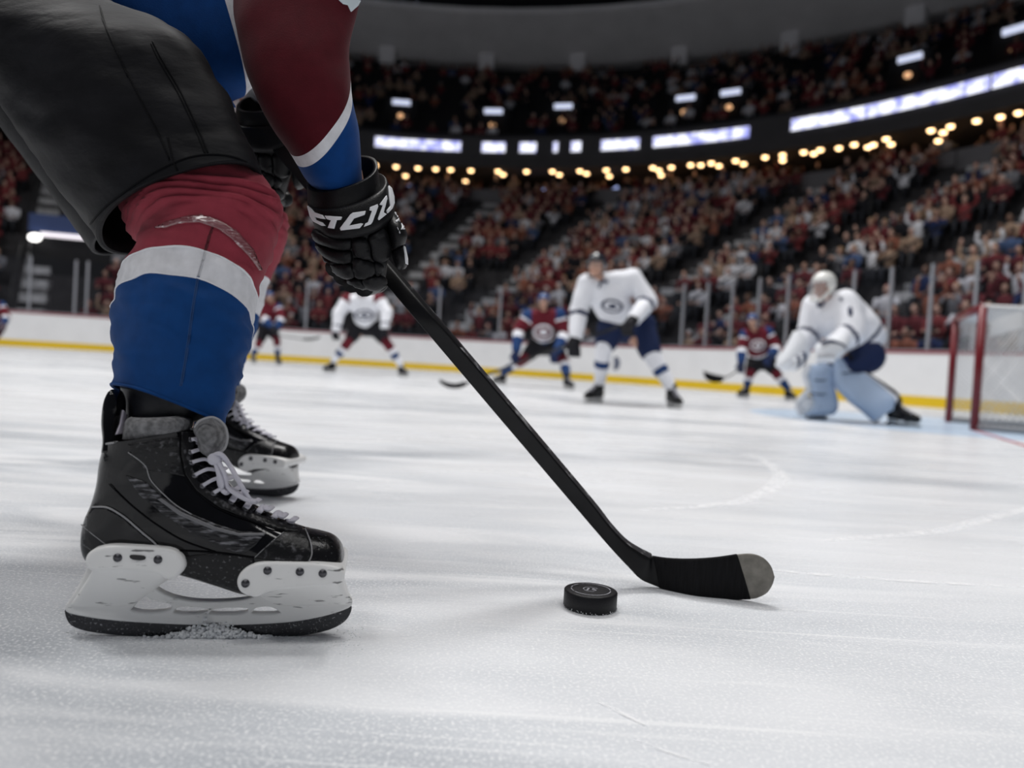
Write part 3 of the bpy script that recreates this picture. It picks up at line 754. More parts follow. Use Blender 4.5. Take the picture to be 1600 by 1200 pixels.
v = fold(v[:SEG * (len(R3) * SUB - SUB + 1)], SEG, .0016, 26, 24, 3.7, lambda t, p: min(1, max(0, (t - .2) * 3))) + v[SEG * (len(R3) * SUB - SUB + 1):]
nv = SEG * (len(R3) * SUB - SUB + 1)
parts = slices(v[:nv], f, SEG, SUB, [0, 4, 18], len(R3))
boot = mk('skate', parts[1][0], parts[1][1], K_GLOSS, root, label='scuffed glossy black skate boot')
boot_full = BVHTree.FromPolygons(v, f)
tv, tf = parts[0]; tv = list(tv); c0 = sum(tv[:SEG], V((0, 0, 0))) / SEG; tv.append(c0); tf = tf + [(len(tv) - 1, (k + 1) % SEG, k) for k in range(SEG)]
skp('toe_cap', (tv, tf), K_TOE, boot)
# lining that closes the opening of the boot
lin = [(sk(596, 250), sk(242, 305), NC * .038, 2.2), (sk(600, 330), sk(230, 380), NC * .034, 2.2), (sk(600, 420), sk(225, 470), NC * .03, 2.2)]
skp('lining', loft(lin, 28, 3, False, True), mat('lining_black', (0.006, 0.006, 0.006), 0.8), boot)
col_ = [(sk(592, 250), sk(312, 285), NC * .038, 2.2), (sk(600, 225), sk(318, 245), NC * .041, 2.2), (sk(590, 200), sk(328, 205), NC * .040, 2.2), (sk(540, 188), sk(350, 190), NC * .030, 2.2)]
skp('collar', loft(col_, 32, 4, False, False), K_FELT, boot, label='grey felt ankle collar')
tg = [(sk(330, 320), sk(228, 340), NC * .030, 2.2), (sk(316, 270), sk(232, 290), NC * .026, 2.2), (sk(310, 200), sk(222, 215), NC * .021, 2.2), (sk(312, 130), sk(228, 140), NC * .019, 2.2), (sk(300, 92), sk(246, 92), NC * .015, 2.2), (sk(283, 76), sk(262, 77), NC * .008, 2.2)]
tend = skp('tendon_guard', loft(tg, 28, 5), K_GLOSS, boot)
tt = bvh(tend)
skp('guard_reflection', patch(tt, [c1(*p) for p in [(302, 165), (317, 185), (312, 225), (298, 268), (272, 272), (290, 225)]], 0.0008, 2.0), mat('pale_reflection', (0.55, 0.52, 0.60), 0.4), boot)  # pale patch painting a white reflection on the tendon guard
tng = [(sk(700, 370), sk(630, 320), NC * .020, 2.2), (sk(738, 330), sk(628, 275), NC * .030, 2.2), (sk(752, 285), sk(612, 240), NC * .033, 2.2), (sk(738, 232), sk(640, 205), NC * .028, 2.2), (sk(705, 200), sk(668, 197), NC * .014, 2.2)]
tongue = skp('tongue', loft(tng, 28, 5), K_FELT, boot, label='grey felt tongue folded forward')
skp('tongue_edge', (lambda m: (m.v, m.f))((lambda m: (m.tube(smooth_line([sk(*p, .030) for p in [(610, 240), (635, 210), (690, 196), (735, 225), (752, 275), (742, 325), (715, 350)]], 5), 0.0013, 6), m)[1])(MB())), K_PIPE, boot)
# overlays laid on the outside of the boot
def bp(pts): return [c1(*p) for p in pts]
skp('heel_counter', patch(boot_full, bp([(152, 625), (182, 582), (242, 582), (310, 622), (380, 682), (440, 732), (470, 765), (300, 765), (185, 768), (140, 738)]), 0.0006, 3.0, 0.0014), K_GLOSS, boot)
skp('side_band', patch(boot_full, bp([(320, 445), (400, 470), (480, 540), (560, 590), (700, 650), (800, 682), (912, 690), (870, 742), (820, 780), (750, 757), (600, 690), (480, 610), (380, 530)]), 0.0004, 3.0, 0.0012), K_SCUFF, boot)
skp('side_stripe', patch(boot_full, bp([(455, 545), (470, 540), (560, 600), (700, 662), (800, 690), (915, 692), (905, 702), (800, 702), (690, 675), (550, 615)]), 0.0016, 3.0, 0.0010), mat('stripe_grey', (0.16, 0.16, 0.17), 0.4, bump=0.3, bscale=200), boot)
skp('eyestay', patch(boot_full, bp([(552, 258), (618, 262), (602, 330), (596, 400), (625, 470), (700, 535), (800, 588), (900, 622), (1075, 668), (1060, 692), (960, 674), (850, 636), (720, 584), (620, 510), (572, 440), (552, 350)]), 0.0006, 3.0, 0.0014), K_PANEL, boot)
skp('toe_overlay', patch(boot_full, bp([(868, 795), (925, 740), (990, 690), (1083, 680), (1108, 770), (1092, 812), (950, 806)]), 0.0006, 3.0, 0.0014), K_PANEL, boot)
skp('ankle_panel', patch(boot_full, bp([(330, 310), (440, 292), (545, 280), (548, 360), (575, 450), (480, 430), (400, 420), (350, 370)]), 0.0004, 3.0, 0.0012), K_PANEL, boot)
skp('sole', patch(boot_full, bp([(555, 792), (700, 775), (860, 795), (872, 832), (822, 880), (826, 938), (700, 902), (540, 858)]), 0.0004, 3.0, 0.0012), K_SOLE, boot)
def piping(pts, r=0.0009, m=K_PIPE, off=0.0014, name='piping'):
    mb = MB(); mb.tube(cast_line(boot_full, bp(pts), off), r, 6); return skp(name, (mb.v, mb.f), m, boot)
piping([(180, 580), (242, 580), (312, 620), (382, 680), (442, 730), (474, 768)], .0011)
piping([(135, 655), (190, 700), (235, 735)], .0008)
piping([(545, 255), (548, 350), (568, 440), (616, 512), (716, 588), (850, 640), (960, 678), (1062, 696)], .0008, SEAM_BK)
piping([(240, 310), (330, 292), (440, 272), (560, 252), (600, 248)], .0012)
piping([(1080, 675), (1104, 730), (1110, 780), (1095, 815)], .0009)
piping([(868, 795), (930, 738), (990, 690)], .0007)
piping([(330, 345), (400, 400), (430, 470), (520, 560), (600, 610)], .0006, K_PIPE)
piping([(250, 480), (330, 560), (430, 640), (560, 720), (700, 770)], .0006, SEAM_BK)
piping([(480, 762), (700, 772), (880, 795), (1095, 818), (1215, 832)], .0008, SEAM_BK)
# eyelets and laces
eye = [(590, 293), (592, 345), (598, 390), (612, 445), (645, 490), (692, 522), (765, 560), (825, 590), (880, 608), (945, 632), (1005, 645)]
frontF = [(640, 318), (668, 350), (700, 396), (722, 430), (752, 468), (790, 510), (815, 530), (870, 566), (925, 598), (985, 628), (1030, 645)]
for i, p in enumerate(eye):
    q, n = hit(boot_full, *c1(*p)); mb = MB(); mb.tube([q - n * .001, q + n * .0024], [.0040, .0034], 10); skp('eyelet', (mb.v, mb.f), K_RIVET, boot)
    a, b = c1(*p), c1(*frontF[i]); mid = ((a[0] + b[0]) / 2 - 1.5, (a[1] + b[1]) / 2 - 5)
    pts = [hit(boot_full, *a)[0] + n * .003, hit(boot_full, *mid)[0] + n * .006, sk(*frontF[i]) + V((0, 0, .004)) + NC * .012, sk(*frontF[i]) + V((0.002, 0, .003)) - NC * .014]
    mb = MB(); mb.tube(smooth_line(pts, 5), .0042, 8, flat=0.5); skp('lace', (mb.v, mb.f), K_LACE, boot)
for pts in ([(690, 372), (720, 352), (760, 400), (800, 470), (845, 545), (868, 556)], [(700, 360), (730, 420), (750, 490), (800, 530), (860, 560)], [(695, 365), (715, 440), (728, 500), (748, 520)]):
    mb = MB(); mb.tube(smooth_line([sk(X, Y, .026 + .004 * (i % 2)) for i, (X, Y) in enumerate(pts)], 6), [.0050] * (6 * (len(pts) - 1) + 1), 8, flat=0.55); skp('lace_bow', (mb.v, mb.f), K_LACE, boot)
mb = MB(); mb.ball(sk(695, 375, .028), (.008, .007, .007)); skp('lace_knot', (mb.v, mb.f), K_LACE, boot)
# holder, flanges, runner
def local2(p): d = p - QH; return (d.dot(TD), d.z)
def splate(outl, thick, off, bev=0.0015, sm=4, seats_=0.0):
    os_ = []
    for ol in outl:
        q = [V((*local2(sk(X, Y, off)), 0)) for X, Y in ol]
        if sm: q = smooth_line(q, sm, True)
        os_.append([(p.x, p.y) for p in q])
    v, f = plate(os_, thick, bev, 2); M = Matrix((TD, -NC, V((0, 0, 1)))).transposed()
    return [QH + M @ p for p in v], f
hold = [(165, 815), (150, 860), (120, 920), (90, 970), (66, 1006), (78, 1026), (150, 1042), (250, 1056), (400, 1067), (600, 1076), (800, 1076), (1000, 1066), (1130, 1046), (1220, 1022), (1275, 996), (1262, 960),
        (1240, 920), (1222, 880), (1212, 850), (1150, 836), (1000, 826), (900, 830), (848, 850), (816, 888), (820, 920), (842, 945), (866, 966), (800, 982), (700, 988), (600, 985), (510, 968), (448, 938), (440, 918),
        (490, 888), (530, 860), (552, 825), (530, 790), (470, 770), (300, 760), (195, 775)]
holes = [[(338, 1006), (392, 952), (430, 968), (516, 992), (500, 1026), (400, 1036), (336, 1024)], [(545, 1000), (672, 1008), (648, 1038), (518, 1038)], [(700, 1008), (838, 1005), (820, 1038), (668, 1040)], [(868, 1006), (940, 1000), (984, 1036), (852, 1040)]]
skp('blade_holder', splate([hold] + holes, 0.013, 0.0065, 0.002, 3), K_WHITE, boot, smooth=True, label='scratched white blade holder')
skp('holder_flange', splate([[(160, 822), (166, 790), (205, 768), (285, 759), (470, 768), (532, 787), (554, 826), (532, 862), (500, 876), (440, 850), (300, 840), (190, 840)]], 0.092, 0.046, 0.004, 4), K_WHITE, boot)
skp('holder_flange', splate([[(806, 900), (820, 868), (860, 840), (920, 829), (1060, 832), (1150, 838), (1226, 856), (1230, 892), (1190, 904), (1060, 914), (960, 924), (900, 938), (872, 950), (840, 944), (815, 930)]], 0.104, 0.052, 0.004, 4), K_WHITE, boot)
for nm_, rows_ in (('heel_tower', [((165, 830), (540, 830), .043), ((142, 885), (500, 885), .030), ((112, 940), (432, 940), .018), ((72, 1004), (340, 1004), .009)]),
                   ('toe_tower', [((838, 852), (1218, 852), .049), ((850, 925), (1240, 920), .031), ((884, 966), (1262, 962), .018), ((965, 1002), (1272, 996), .009)])):
    skp(nm_, loft([(sk(*a, w_ * .8), sk(*b, w_ * .8), NC * w_, 5.0) for b, a, w_ in rows_] if False else [(sk(*a, w_) - NC * w_, sk(*b, w_) - NC * w_, NC * w_, 5.0) for b, a, w_ in rows_], 36, 5, True, True), K_WHITE, boot)
skp('runner', splate([[(66, 1012), (70, 1060), (105, 1092), (200, 1114), (400, 1131), (700, 1139), (1000, 1131), (1150, 1110), (1232, 1078), (1268, 1040), (1274, 1002), (1220, 1012), (1000, 1055), (700, 1066), (400, 1056), (150, 1030)]], 0.0055, 0.003, 0.001, 3), K_STEEL, boot, label='dark frosted steel runner')
for X, Y, o_ in ((283, 795, .0462), (455, 803, .0462), (828, 905, .0522), (922, 850, .0522), (1060, 855, .0522), (1157, 862, .0522)):
    q = sk(X, Y, o_); mb = MB(); mb.tube([q - NC * .002, q + NC * .0008], [.0050, .0046], 14); mb.tube([q + NC * .0004, q + NC * .0016], [.0030, .0022], 10); skp('rivet', (mb.v, mb.f), K_RIVET, boot)
for pl in ([(255, 838), (310, 842), (300, 860), (262, 856)], [(340, 786), (395, 790), (392, 802), (350, 800)]):
    skp('slot', splate([pl], 0.004, 0.010 if pl[0][1] > 800 else 0.0462, 0.0008, 3), mat('slot_black', (0.02, 0.02, 0.02), 0.6), boot)
SLOTZ = (sk(300, 822, .03).z)
for o, _ in skate_parts[:]:
    if o.name.startswith('slot'):
        for vv in o.data.vertices: vv.co += NC * (0.0095 if vv.co.z < SLOTZ else 0.0455)
# snow packed on the runner
mb = MB(); r2 = random.Random(3)
for i in range(900):
    X = r2.gauss(690, 95); Y = 1137 - abs(r2.gauss(0, 30)) * math.exp(-((X - 690) / 150) ** 2)
    q = sk(X, Y, .003 + abs(r2.gauss(0, .004))); q.z = max(q.z, .0006); a = r2.uniform(.0008, .0030); mb.ball(q, (a, a, a * .8), seg=5, rings=4)
for i in range(700):
    X = r2.uniform(60, 1330); q = sk(X, 1138, r2.gauss(.0, .03)); q.z = .0003; a = r2.uniform(.0003, .0009); mb.ball(q, (a * 1.3, a, a * .7), seg=5, rings=3)
mb.obj('snow_crumbs', SNOW, label='white snow shavings packed on and around the near skate runner', cat='snow', kind='stuff', base=QH)

# second skate: the same boot further back, under the far leg
def far_matrix():
    toe = on_ice(452, 779); yaw2 = rad(-12); ang = yaw2 - math.atan2(TD.y, TD.x)
    src = sk(1200, 1075); src.z = 0
    return Matrix.Translation(toe) @ Matrix.Rotation(ang, 4, 'Z') @ Matrix.Translation(-src)
MF = far_matrix(); OFF = Matrix.Translation(ORG[root.name])
def copy_part(o, parent, M):
    me = o.data.copy(); me.transform(OFF.inverted() @ M @ OFF)
    c = bpy.data.objects.new(o.name.split('.')[0], me); COL.objects.link(c); c.parent = parent
    if 'label' in o: c['label'] = o['label']
    return c
boot2 = copy_part(boot, root, MF); boot2['label'] = 'second black skate boot further back'
for o, _ in skate_parts: copy_part(o, boot2, MF)

# ---- socks
def sock(rows, cutpos, amp, seed, hemname='sock'):
    R_ = [(P(*c4(*a), d), P(*c4(*b), d), NV(P(*c4(*a), d), P(*c4(*b), d), n), 2.15) for b, a, d, n in rows]
    sg, sb = 72, 8; v, f = loft(R_, sg, sb, False, False)
    def mask(t, p): return 0.55 if t < 0.5 else 1.0
    v = fold(v, sg, amp, 26, 7, seed, mask); v = fold(v, sg, amp * 0.8, 55, 12, seed + 9)
    nr = len(v) // sg; o_ = list(v)                                # long creases that run round the leg
    for i in range(nr):
        t = i / (nr - 1); c = sum(v[i * sg:(i + 1) * sg], V((0, 0, 0))) / sg
        a_ = .0095 * math.exp(-((t - .80) / .11) ** 2) + .0030 * math.exp(-((t - .15) / .12) ** 2)
        for k in range(sg):
            th_ = 2 * math.pi * k / sg; ph_ = 2 * math.pi * (t * 17 + 1.3 * noise.noise(V((math.cos(th_) * 1.2 + seed, math.sin(th_) * 1.2, t * 3)))) 
            g_ = .5 + .5 * noise.noise(V((math.cos(th_ - .6) * 1.5, math.sin(th_) * 1.5 + seed, t * 9)))
            o_[i * sg + k] = v[i * sg + k] + (v[i * sg + k] - c).normalized() * a_ * g_ * (1 - abs(math.sin(ph_ / 2))) * 1.6
    v = o_
    return slices(v, f, sg, sb, cutpos, len(R_)), (v, f)
rows = [((105, 985), (592, 1168), .925, (0, -.055, .008)), ((112, 890), (648, 960), .932, (0, -.066, .022)), ((95, 740), (690, 840), .945, (0, -.076, .040)), ((98, 640), (708, 745), .955, (0, -.080, .050)),
        ((130, 520), (727, 632), .965, (0, -.082, .050)), ((180, 420), (752, 500), .975, (0, -.085, .048)), ((215, 340), (795, 395), .985, (0, -.088, .046)), ((195, 285), (814, 290), .992, (0, -.092, .044)),
        ((150, 215), (800, 190), 1.0, (0, -.092, .040)), ((60, 80), (720, 60), 1.02, (0, -.09, .035))]
sl3, full = sock(rows, [0, 3, 4, 9], .0050, 1.7)
socko = mk('sock', *sl3[0], F_BLUE, root, label='blue knit sock over a shin pad')
mk('stripe', *sl3[1], F_WHITE, socko, label='white stripe'); mk('upper', *sl3[2], F_MAROON, socko, label='creased maroon top')
st_ = BVHTree.FromPolygons(*full)
for pts_, m_ in (([(540, 275), (520, 330), (500, 398)], mat('seam_maroon', (0.10, 0.010, 0.018), 0.8)), ([(500, 398), (485, 455), (470, 508)], mat('seam_white', (0.55, 0.55, 0.58), 0.8)), ([(470, 508), (448, 640), (432, 760), (412, 890), (395, 985)], mat('seam_blue', (0.008, 0.05, 0.17), 0.8))):
    for dx in (0, 7):
        mb = MB(); mb.tube(cast_line(st_, [c4(x + dx, y) for x, y in pts_], .0003), .0008, 6); mb.obj('seam', m_, socko)
hem = full[0][:72]; mb = MB(); mb.tube(hem + [hem[0]], .0020, 8, cap=False); mb.obj('hem', F_BLUE, socko)
for band_ in ((((130, 520), (725, 630)), 4), (((98, 640), (706, 745)), 3)):
    ring = full[0][band_[1] * 8 * 72:band_[1] * 8 * 72 + 72]; mb = MB(); mb.tube(ring + [ring[0]], .0012, 6, cap=False); mb.obj('stripe_edge', mat('edge_white', (0.75, 0.75, 0.78), 0.7), socko)
TAPE = mat('clear_tape', (0.20, 0.05, 0.06), 0.12, spec=0.9, coat=1.0, bump=1.0, bscale=160, col2=(0.62, 0.50, 0.52), vscale=110, thr=(0.60, 0.70), stretch=(1, 1, 2.5))  # second colour paints whitish glints into the tape
mk('tape', *patch(st_, [c4(*p) for p in [(285, 297), (340, 268), (420, 248), (490, 240), (560, 262), (640, 310), (710, 390), (748, 480), (738, 482), (690, 418), (620, 345), (560, 300), (480, 272), (400, 276), (330, 298)]], .0006, 3, .0016), TAPE, socko, label='shiny clear tape wrapped under the knee')
# dark undersock in the boot
us = [(P(*c1(640, 210), .925), P(*c1(318, 250), .925), NC * .040, 2.2), (P(*c1(665, 150), .926), P(*c1(322, 150), .926), NC * .044, 2.2), (P(*c1(720, 80), .93), P(*c1(300, 60), .93), NC * .046, 2.2)]
mk('undersock', *loft(us, 32, 5, True, True), mat('undersock_black', (0.008, 0.009, 0.014), 0.5, bump=0.6, bscale=60), socko, label='black sock top tucked into the boot')
rows = [((330, 990), (652, 985), 1.72, (0, -.06, 0)), ((335, 940), (668, 905), 1.70, (0, -.065, .01)), ((350, 800), (708, 800), 1.66, (0, -.07, .02)), ((395, 690), (744, 692), 1.62, (0, -.075, .02)), ((420, 540), (786, 530), 1.58, (0, -.08, .02)),
        ((440, 450), (832, 430), 1.55, (0, -.085, .02)), ((440, 360), (859, 350), 1.52, (0, -.09, .02)), ((410, 280), (850, 262), 1.49, (0, -.09, .02)), ((330, 160), (780, 160), 1.46, (0, -.09, .02)), ((230, 40), (690, 40), 1.43, (0, -.09, .02))]
sl4, full2 = sock(rows, [0, 3, 4, 9], .004, 4.1)
s2 = mk('sock', *sl4[0], F_BLUE, root, label='blue sock of the far leg'); mk('stripe', *sl4[1], F_WHITE, s2, label='white stripe'); mk('upper', *sl4[2], F_MAROON, s2, label='maroon top')
us = [(P(*c4(640, 1010), 1.74), P(*c4(400, 1030), 1.74), V((0, -.045, 0)), 2.2), (P(*c4(620, 1080), 1.76), P(*c4(390, 1080), 1.76), V((0, -.045, 0)), 2.2)]
mk('undersock', *loft(us, 24, 3), MATS['undersock_black'], s2)

# ---- shorts
def tubeset(rows, cf, sg=64, sb=8, e=2.3):
    R_ = [(P(*cf(*a), d), P(*cf(*b), d), NV(P(*cf(*a), d), P(*cf(*b), d), n), e) for b, a, d, n in rows]
    return loft(R_, sg, sb, False, False)
def thick(v, f, sg, t):
    """add an inner wall so that an open tube has cloth thickness"""
    n = len(v) // sg; inner = []
    for i in range(n):
        ring = v[i * sg:(i + 1) * sg]; c = sum(ring, V((0, 0, 0))) / sg
        inner += [p + (c - p).normalized() * t for p in ring]
    k = len(v); ff = list(f) + [tuple(i + k for i in reversed(q)) for q in f] + [((j + 1) % sg, j, j + k, (j + 1) % sg + k) for j in range(sg)]
    return v + inner, ff
rows = [((452, 1112), (1224, 880), .995, (0, -.120, .048)), ((425, 1062), (1195, 790), .998, (0, -.121, .048)), ((300, 895), (1152, 690), 1.005, (0, -.124, .048)), ((150, 690), (1055, 475), 1.015, (0, -.128, .046)), ((0, 488), (925, 285), 1.03, (0, -.134, .044)),
        ((-160, 270), (745, 130), 1.06, (0, -.14, .03)), ((-330, 40), (520, 10), 1.10, (0, -.15, .01)), ((-480, -200), (340, -170), 1.16, (0, -.16, 0)), ((-560, -420), (260, -420), 1.22, (0, -.16, 0))]
v, f = tubeset(rows, c2); v = fold(v, 64, .0085, 11, 5, 2.0, lambda t, p: min(1, t * 5)); v = fold(v, 64, .0050, 30, 14, 5.0, lambda t, p: min(1, t * 6))
stree = BVHTree.FromPolygons(v, f); v, f = thick(v, f, 64, .008)
k_ = 64 * (8 * 8); c_ = sum(v[k_:k_ + 64], V((0, 0, 0))) / 64 + V((-.02, .03, .06)); v.append(c_); f += [(len(v) - 1, k_ + i, k_ + (i + 1) % 64) for i in range(64)]
shorts = mk('shorts', v, f, F_SHORT, root, label='loose black padded hockey shorts')
rows = [((418, 1162), (900, 1010), 1.33, (0, -.10, .03)), ((300, 1000), (880, 800), 1.34, (0, -.105, .03)), ((100, 732), (800, 520), 1.35, (0, -.11, .03)), ((0, 602), (740, 380), 1.36, (0, -.115, .03)), ((-180, 350), (640, 160), 1.37, (0, -.12, .02)), ((-380, 30), (520, -80), 1.37, (0, -.12, .02)), ((-520, -260), (400, -300), 1.36, (0, -.12, .02))]
v, f = tubeset(rows, c2); v = fold(v, 64, .006, 12, 5, 8.0); v, f = thick(v, f, 64, .008)
k_ = 64 * (6 * 8); c_ = sum(v[k_:k_ + 64], V((0, 0, 0))) / 64 + V((-.02, 0, .05)); v.append(c_); f += [(len(v) - 1, k_ + i, k_ + (i + 1) % 64) for i in range(64)]
mk('shorts_leg', v, f, F_SHORT, shorts, label='far leg of the shorts')
def surf(tree, pts, r, m, name, parent, off=.0006):
    mb = MB(); mb.tube(cast_line(tree, pts, off), r, 6); return mb.obj(name, m, parent)
for pts in ([(468, 30), (500, 140), (560, 270), (620, 390), (680, 510), (740, 620), (795, 750)], [(480, 90), (535, 215), (600, 360)], [(715, 195), (750, 265), (830, 400), (890, 520), (940, 630), (975, 720)], [(708, 205), (740, 275), (820, 410), (880, 530), (930, 640), (962, 722)], [(785, 640), (812, 750), (835, 805)]):
    surf(stree, [c2(*p) for p in pts], .0011, SEAM_BK, 'seam', shorts)
surf(stree, [c2(*p) for p in [(425, 1050), (480, 985), (560, 920), (680, 835), (800, 770), (900, 735), (1000, 724), (1100, 738), (1195, 780)]], .0012, SEAM_BK, 'hem_stitch', shorts)
mb = MB(); r2 = random.Random(11)
for i in range(34):
    u = i / 33; x = 440 + u * 740; y = 1055 - 330 * math.sin(min(1, u * 1.02) * math.pi * .52) - 3 + (20 if u > .9 else 0)

# ---- jersey
rows = [((-60, -360), (620, 260), 1.23, (0, -.11, 0)), ((120, -430), (1066, 492), 1.24, (0, -.15, 0)), ((420, -470), (1085, 470), 1.24, (.01, -.155, 0)), ((830, -520), (1128, 440), 1.24, (.02, -.16, 0)), ((880, -520), (1166, 398), 1.24, (.02, -.16, 0)), ((980, -640), (1290, 330), 1.23, (.02, -.165, 0)),
        ((1060, -800), (1440, 120), 1.22, (.02, -.175, 0)), ((1150, -960), (1560, -200), 1.20, (.02, -.18, 0)), ((1280, -1040), (1600, -520), 1.20, (.02, -.14, 0)), ((1400, -1040), (1600, -760), 1.20, (.02, -.07, 0))]
R_ = [(P(*c2(*a), d), P(*c2(*b), d), NV(P(*c2(*a), d), P(*c2(*b), d), n), 2.3) for b, a, d, n in rows]
v, f = loft(R_, 64, 8, False, False); v = fold(v, 64, .007, 9, 9, 3.3)
js = slices(v, f, 64, 8, [0, 3, 4, 9], len(R_))
jersey = mk('jersey', *js[2], J_MAROON, root, label='maroon jersey with white and blue bands')
mk('hem_band', *js[0], J_BLUE, jersey, label='blue bottom band'); mk('hem_stripe', *js[1], F_WHITE, jersey, label='white stripe')
rows = [((400, -740), (500, -735), 1.15, (0, -.02, 0)), ((260, -690), (630, -660), 1.14, (0, -.075, 0)), ((150, -560), (700, -520), 1.12, (0, -.095, 0)), ((90, -250), (640, -240), 1.10, (0, -.09, 0)), ((64, 0), (556, 0), 1.08, (0, -.085, 0)), ((95, 200), (516, 140), 1.06, (0, -.08, -.004)), ((125, 330), (508, 205), 1.055, (.004, -.078, -.010)), ((200, 480), (506, 250), 1.055, (.012, -.075, -.016)),
        ((276, 582), (504, 290), 1.06, (.018, -.070, -.024)), ((306, 628), (513, 362), 1.065, (.016, -.066, -.022)), ((345, 690), (538, 475), 1.07, (.012, -.060, -.018)), ((395, 740), (556, 590), 1.08, (.006, -.056, -.012)), ((425, 775), (566, 690), 1.085, (.004, -.052, -.010))]
R_ = [(P(*c3(*a), d), P(*c3(*b), d), NV(P(*c3(*a), d), P(*c3(*b), d), n), 2.2) for b, a, d, n in rows]
v, f = loft(R_, 64, 8, False, False); v = fold(v, 64, .005, 12, 10, 6.0)
ar = slices(v, f, 64, 8, [0, 8, 9, 12], len(R_))
sleeve = mk('sleeve', *ar[0], J_MAROON, jersey); mk('sleeve_stripe', *ar[1], F_WHITE, jersey, label='white sleeve stripe'); mk('sleeve_cuff', *ar[2], J_BLUE, jersey, label='blue sleeve end')
at_ = BVHTree.FromPolygons(v, f)
mk('shoulder_mark', *patch(at_, [c3(*p) for p in [(472, 0), (540, -8), (556, 2), (545, 22), (520, 46), (508, 20), (490, 16)]], .0006, 3, .001), mat('pale_print', (0.60, 0.68, 0.72), 0.6), jersey)
mb = MB(); mb.tube(smooth_line([P(520, -260, 1.36), P(480, -90, 1.46), P(430, 60, 1.46), P(388, 152, 1.40)], 6), [.09] * 6 + [.085] * 6 + [.075] * 7, 32); mb.obj('sleeve', J_MAROON, jersey, label='maroon far sleeve')
mb = MB(); mb.tube([P(394, 138, 1.405), P(384, 160, 1.395)], [.078, .077], 32); mb.obj('sleeve_stripe', F_WHITE, jersey)

# ---- gloves
glove_parts = []
def gp(name, vf, m, parent, **kw):
    o = mk(name, vf[0], vf[1], m, parent, **kw); glove_parts.append(o); return o
def gl(rows, d, e=2.3, sg=40, sb=6, c0=False, c1_=True):
    return loft([(P(*cg(*a), d + dz), P(*cg(*b), d + dz), NV(P(*cg(*a), d + dz), P(*cg(*b), d + dz), n), e) for b, a, dz, n in rows], sg, sb, c0, c1_)
core = gl([((100, 420), (700, 300), 0, (0, -.060, -.020)), ((145, 560), (735, 480), 0, (0, -.058, -.020)), ((150, 640), (715, 620), .0, (0, -.052, -.010)), ((172, 735), (718, 720), .0, (0, -.048, 0)), ((245, 850), (700, 850), .005, (0, -.045, 0)), ((340, 955), (690, 950), .01, (0, -.040, 0)), ((450, 1035), (675, 1030), .015, (0, -.030, 0)), ((545, 1070), (620, 1066), .02, (0, -.012, 0))], 1.085)
glove = mk('glove', *core, G_BLACK, root, label='black padded glove with white lettering on its cuff')
gtree = BVHTree.FromPolygons(*core)
cuff = gl([((92, 268), (622, 118), .0, (.004, -.062, -.020)), ((96, 330), (632, 210), 0, (.004, -.060, -.020)), ((100, 420), (648, 320), 0, (.004, -.055, -.018))], 1.085, c1_=False)
cv, cf_ = thick(*cuff, 40, .006); gp('cuff', (cv, cf_), G_BLACK, glove)
bandm = gl([((102, 400), (640, 270), 0, (.004, -.060, -.018)), ((96, 405), (685, 240), 0, (.004, -.068, -.021)), ((102, 425), (712, 285), 0, (.004, -.071, -.023)), ((118, 480), (742, 370), 0, (.004, -.072, -.025)), ((142, 548), (752, 445), 0, (.002, -.070, -.026)), ((156, 572), (738, 495), 0, (0, -.062, -.026))], 1.085, e=2.2, c1_=False)
gp('wrist_band', bandm, G_BLACK, glove); btree = BVHTree.FromPolygons(*bandm)
letters = [[(106, 440), (135, 465), (152, 488), (215, 510), (236, 540), (205, 536), (158, 520), (166, 545), (215, 566), (236, 590), (214, 590), (152, 556), (126, 515)],
           [(235, 515), (360, 525), (350, 545), (320, 548), (300, 612), (258, 605), (280, 550), (250, 540)],
           [(440, 495), (535, 482), (528, 508), (448, 536), (412, 590), (500, 572), (516, 576), (490, 608), (352, 625), (346, 610), (420, 510)],
           [(565, 455), (620, 432), (625, 450), (585, 560), (570, 580), (520, 598), (530, 575), (550, 565), (580, 480), (562, 475)],
           [(636, 432), (684, 365), (690, 390), (664, 492), (684, 505), (632, 548), (624, 538), (660, 438)],
           [(702, 292), (722, 310), (740, 372), (742, 420), (726, 462), (694, 496), (688, 476), (716, 440), (706, 360)]]
for L_ in letters: gp('letter', patch(btree, [cg(*p) for p in L_], .0012, 1.6, .0010), G_WHITE, glove)
def puff(tree, poly, h, step=1.8, r=8.0):
    """a padded segment: swells away from its edges"""
    poly = [(p.x, p.y) for p in smooth_line([V((a, b, 0)) for a, b in poly], 3, True)]
    v, f = patch(tree, poly, 0.0, step, 0.0)
    half = len(v) // 2; cc = V((0, 0, 0))
    for i in range(half):
        x, y, _ = proj(v[i]); d = min(math.hypot(x - a, y - b) for a, b in poly); t = min(1, d / r)
        p, n = hit(tree, x, y); v[i] = p + n * (h * math.sqrt(1 - (1 - t) ** 2) - .0008)
    nb = {i: set() for i in range(half)}
    for q in f:
        if all(i < half for i in q):
            for i in q: nb[i].update(q)
    for _ in range(5): v[:half] = [v[i] * .4 + sum((v[k] for k in nb[i]), V((0, 0, 0))) / max(1, len(nb[i])) * .6 if nb[i] else v[i] for i in range(half)]
    return v, f
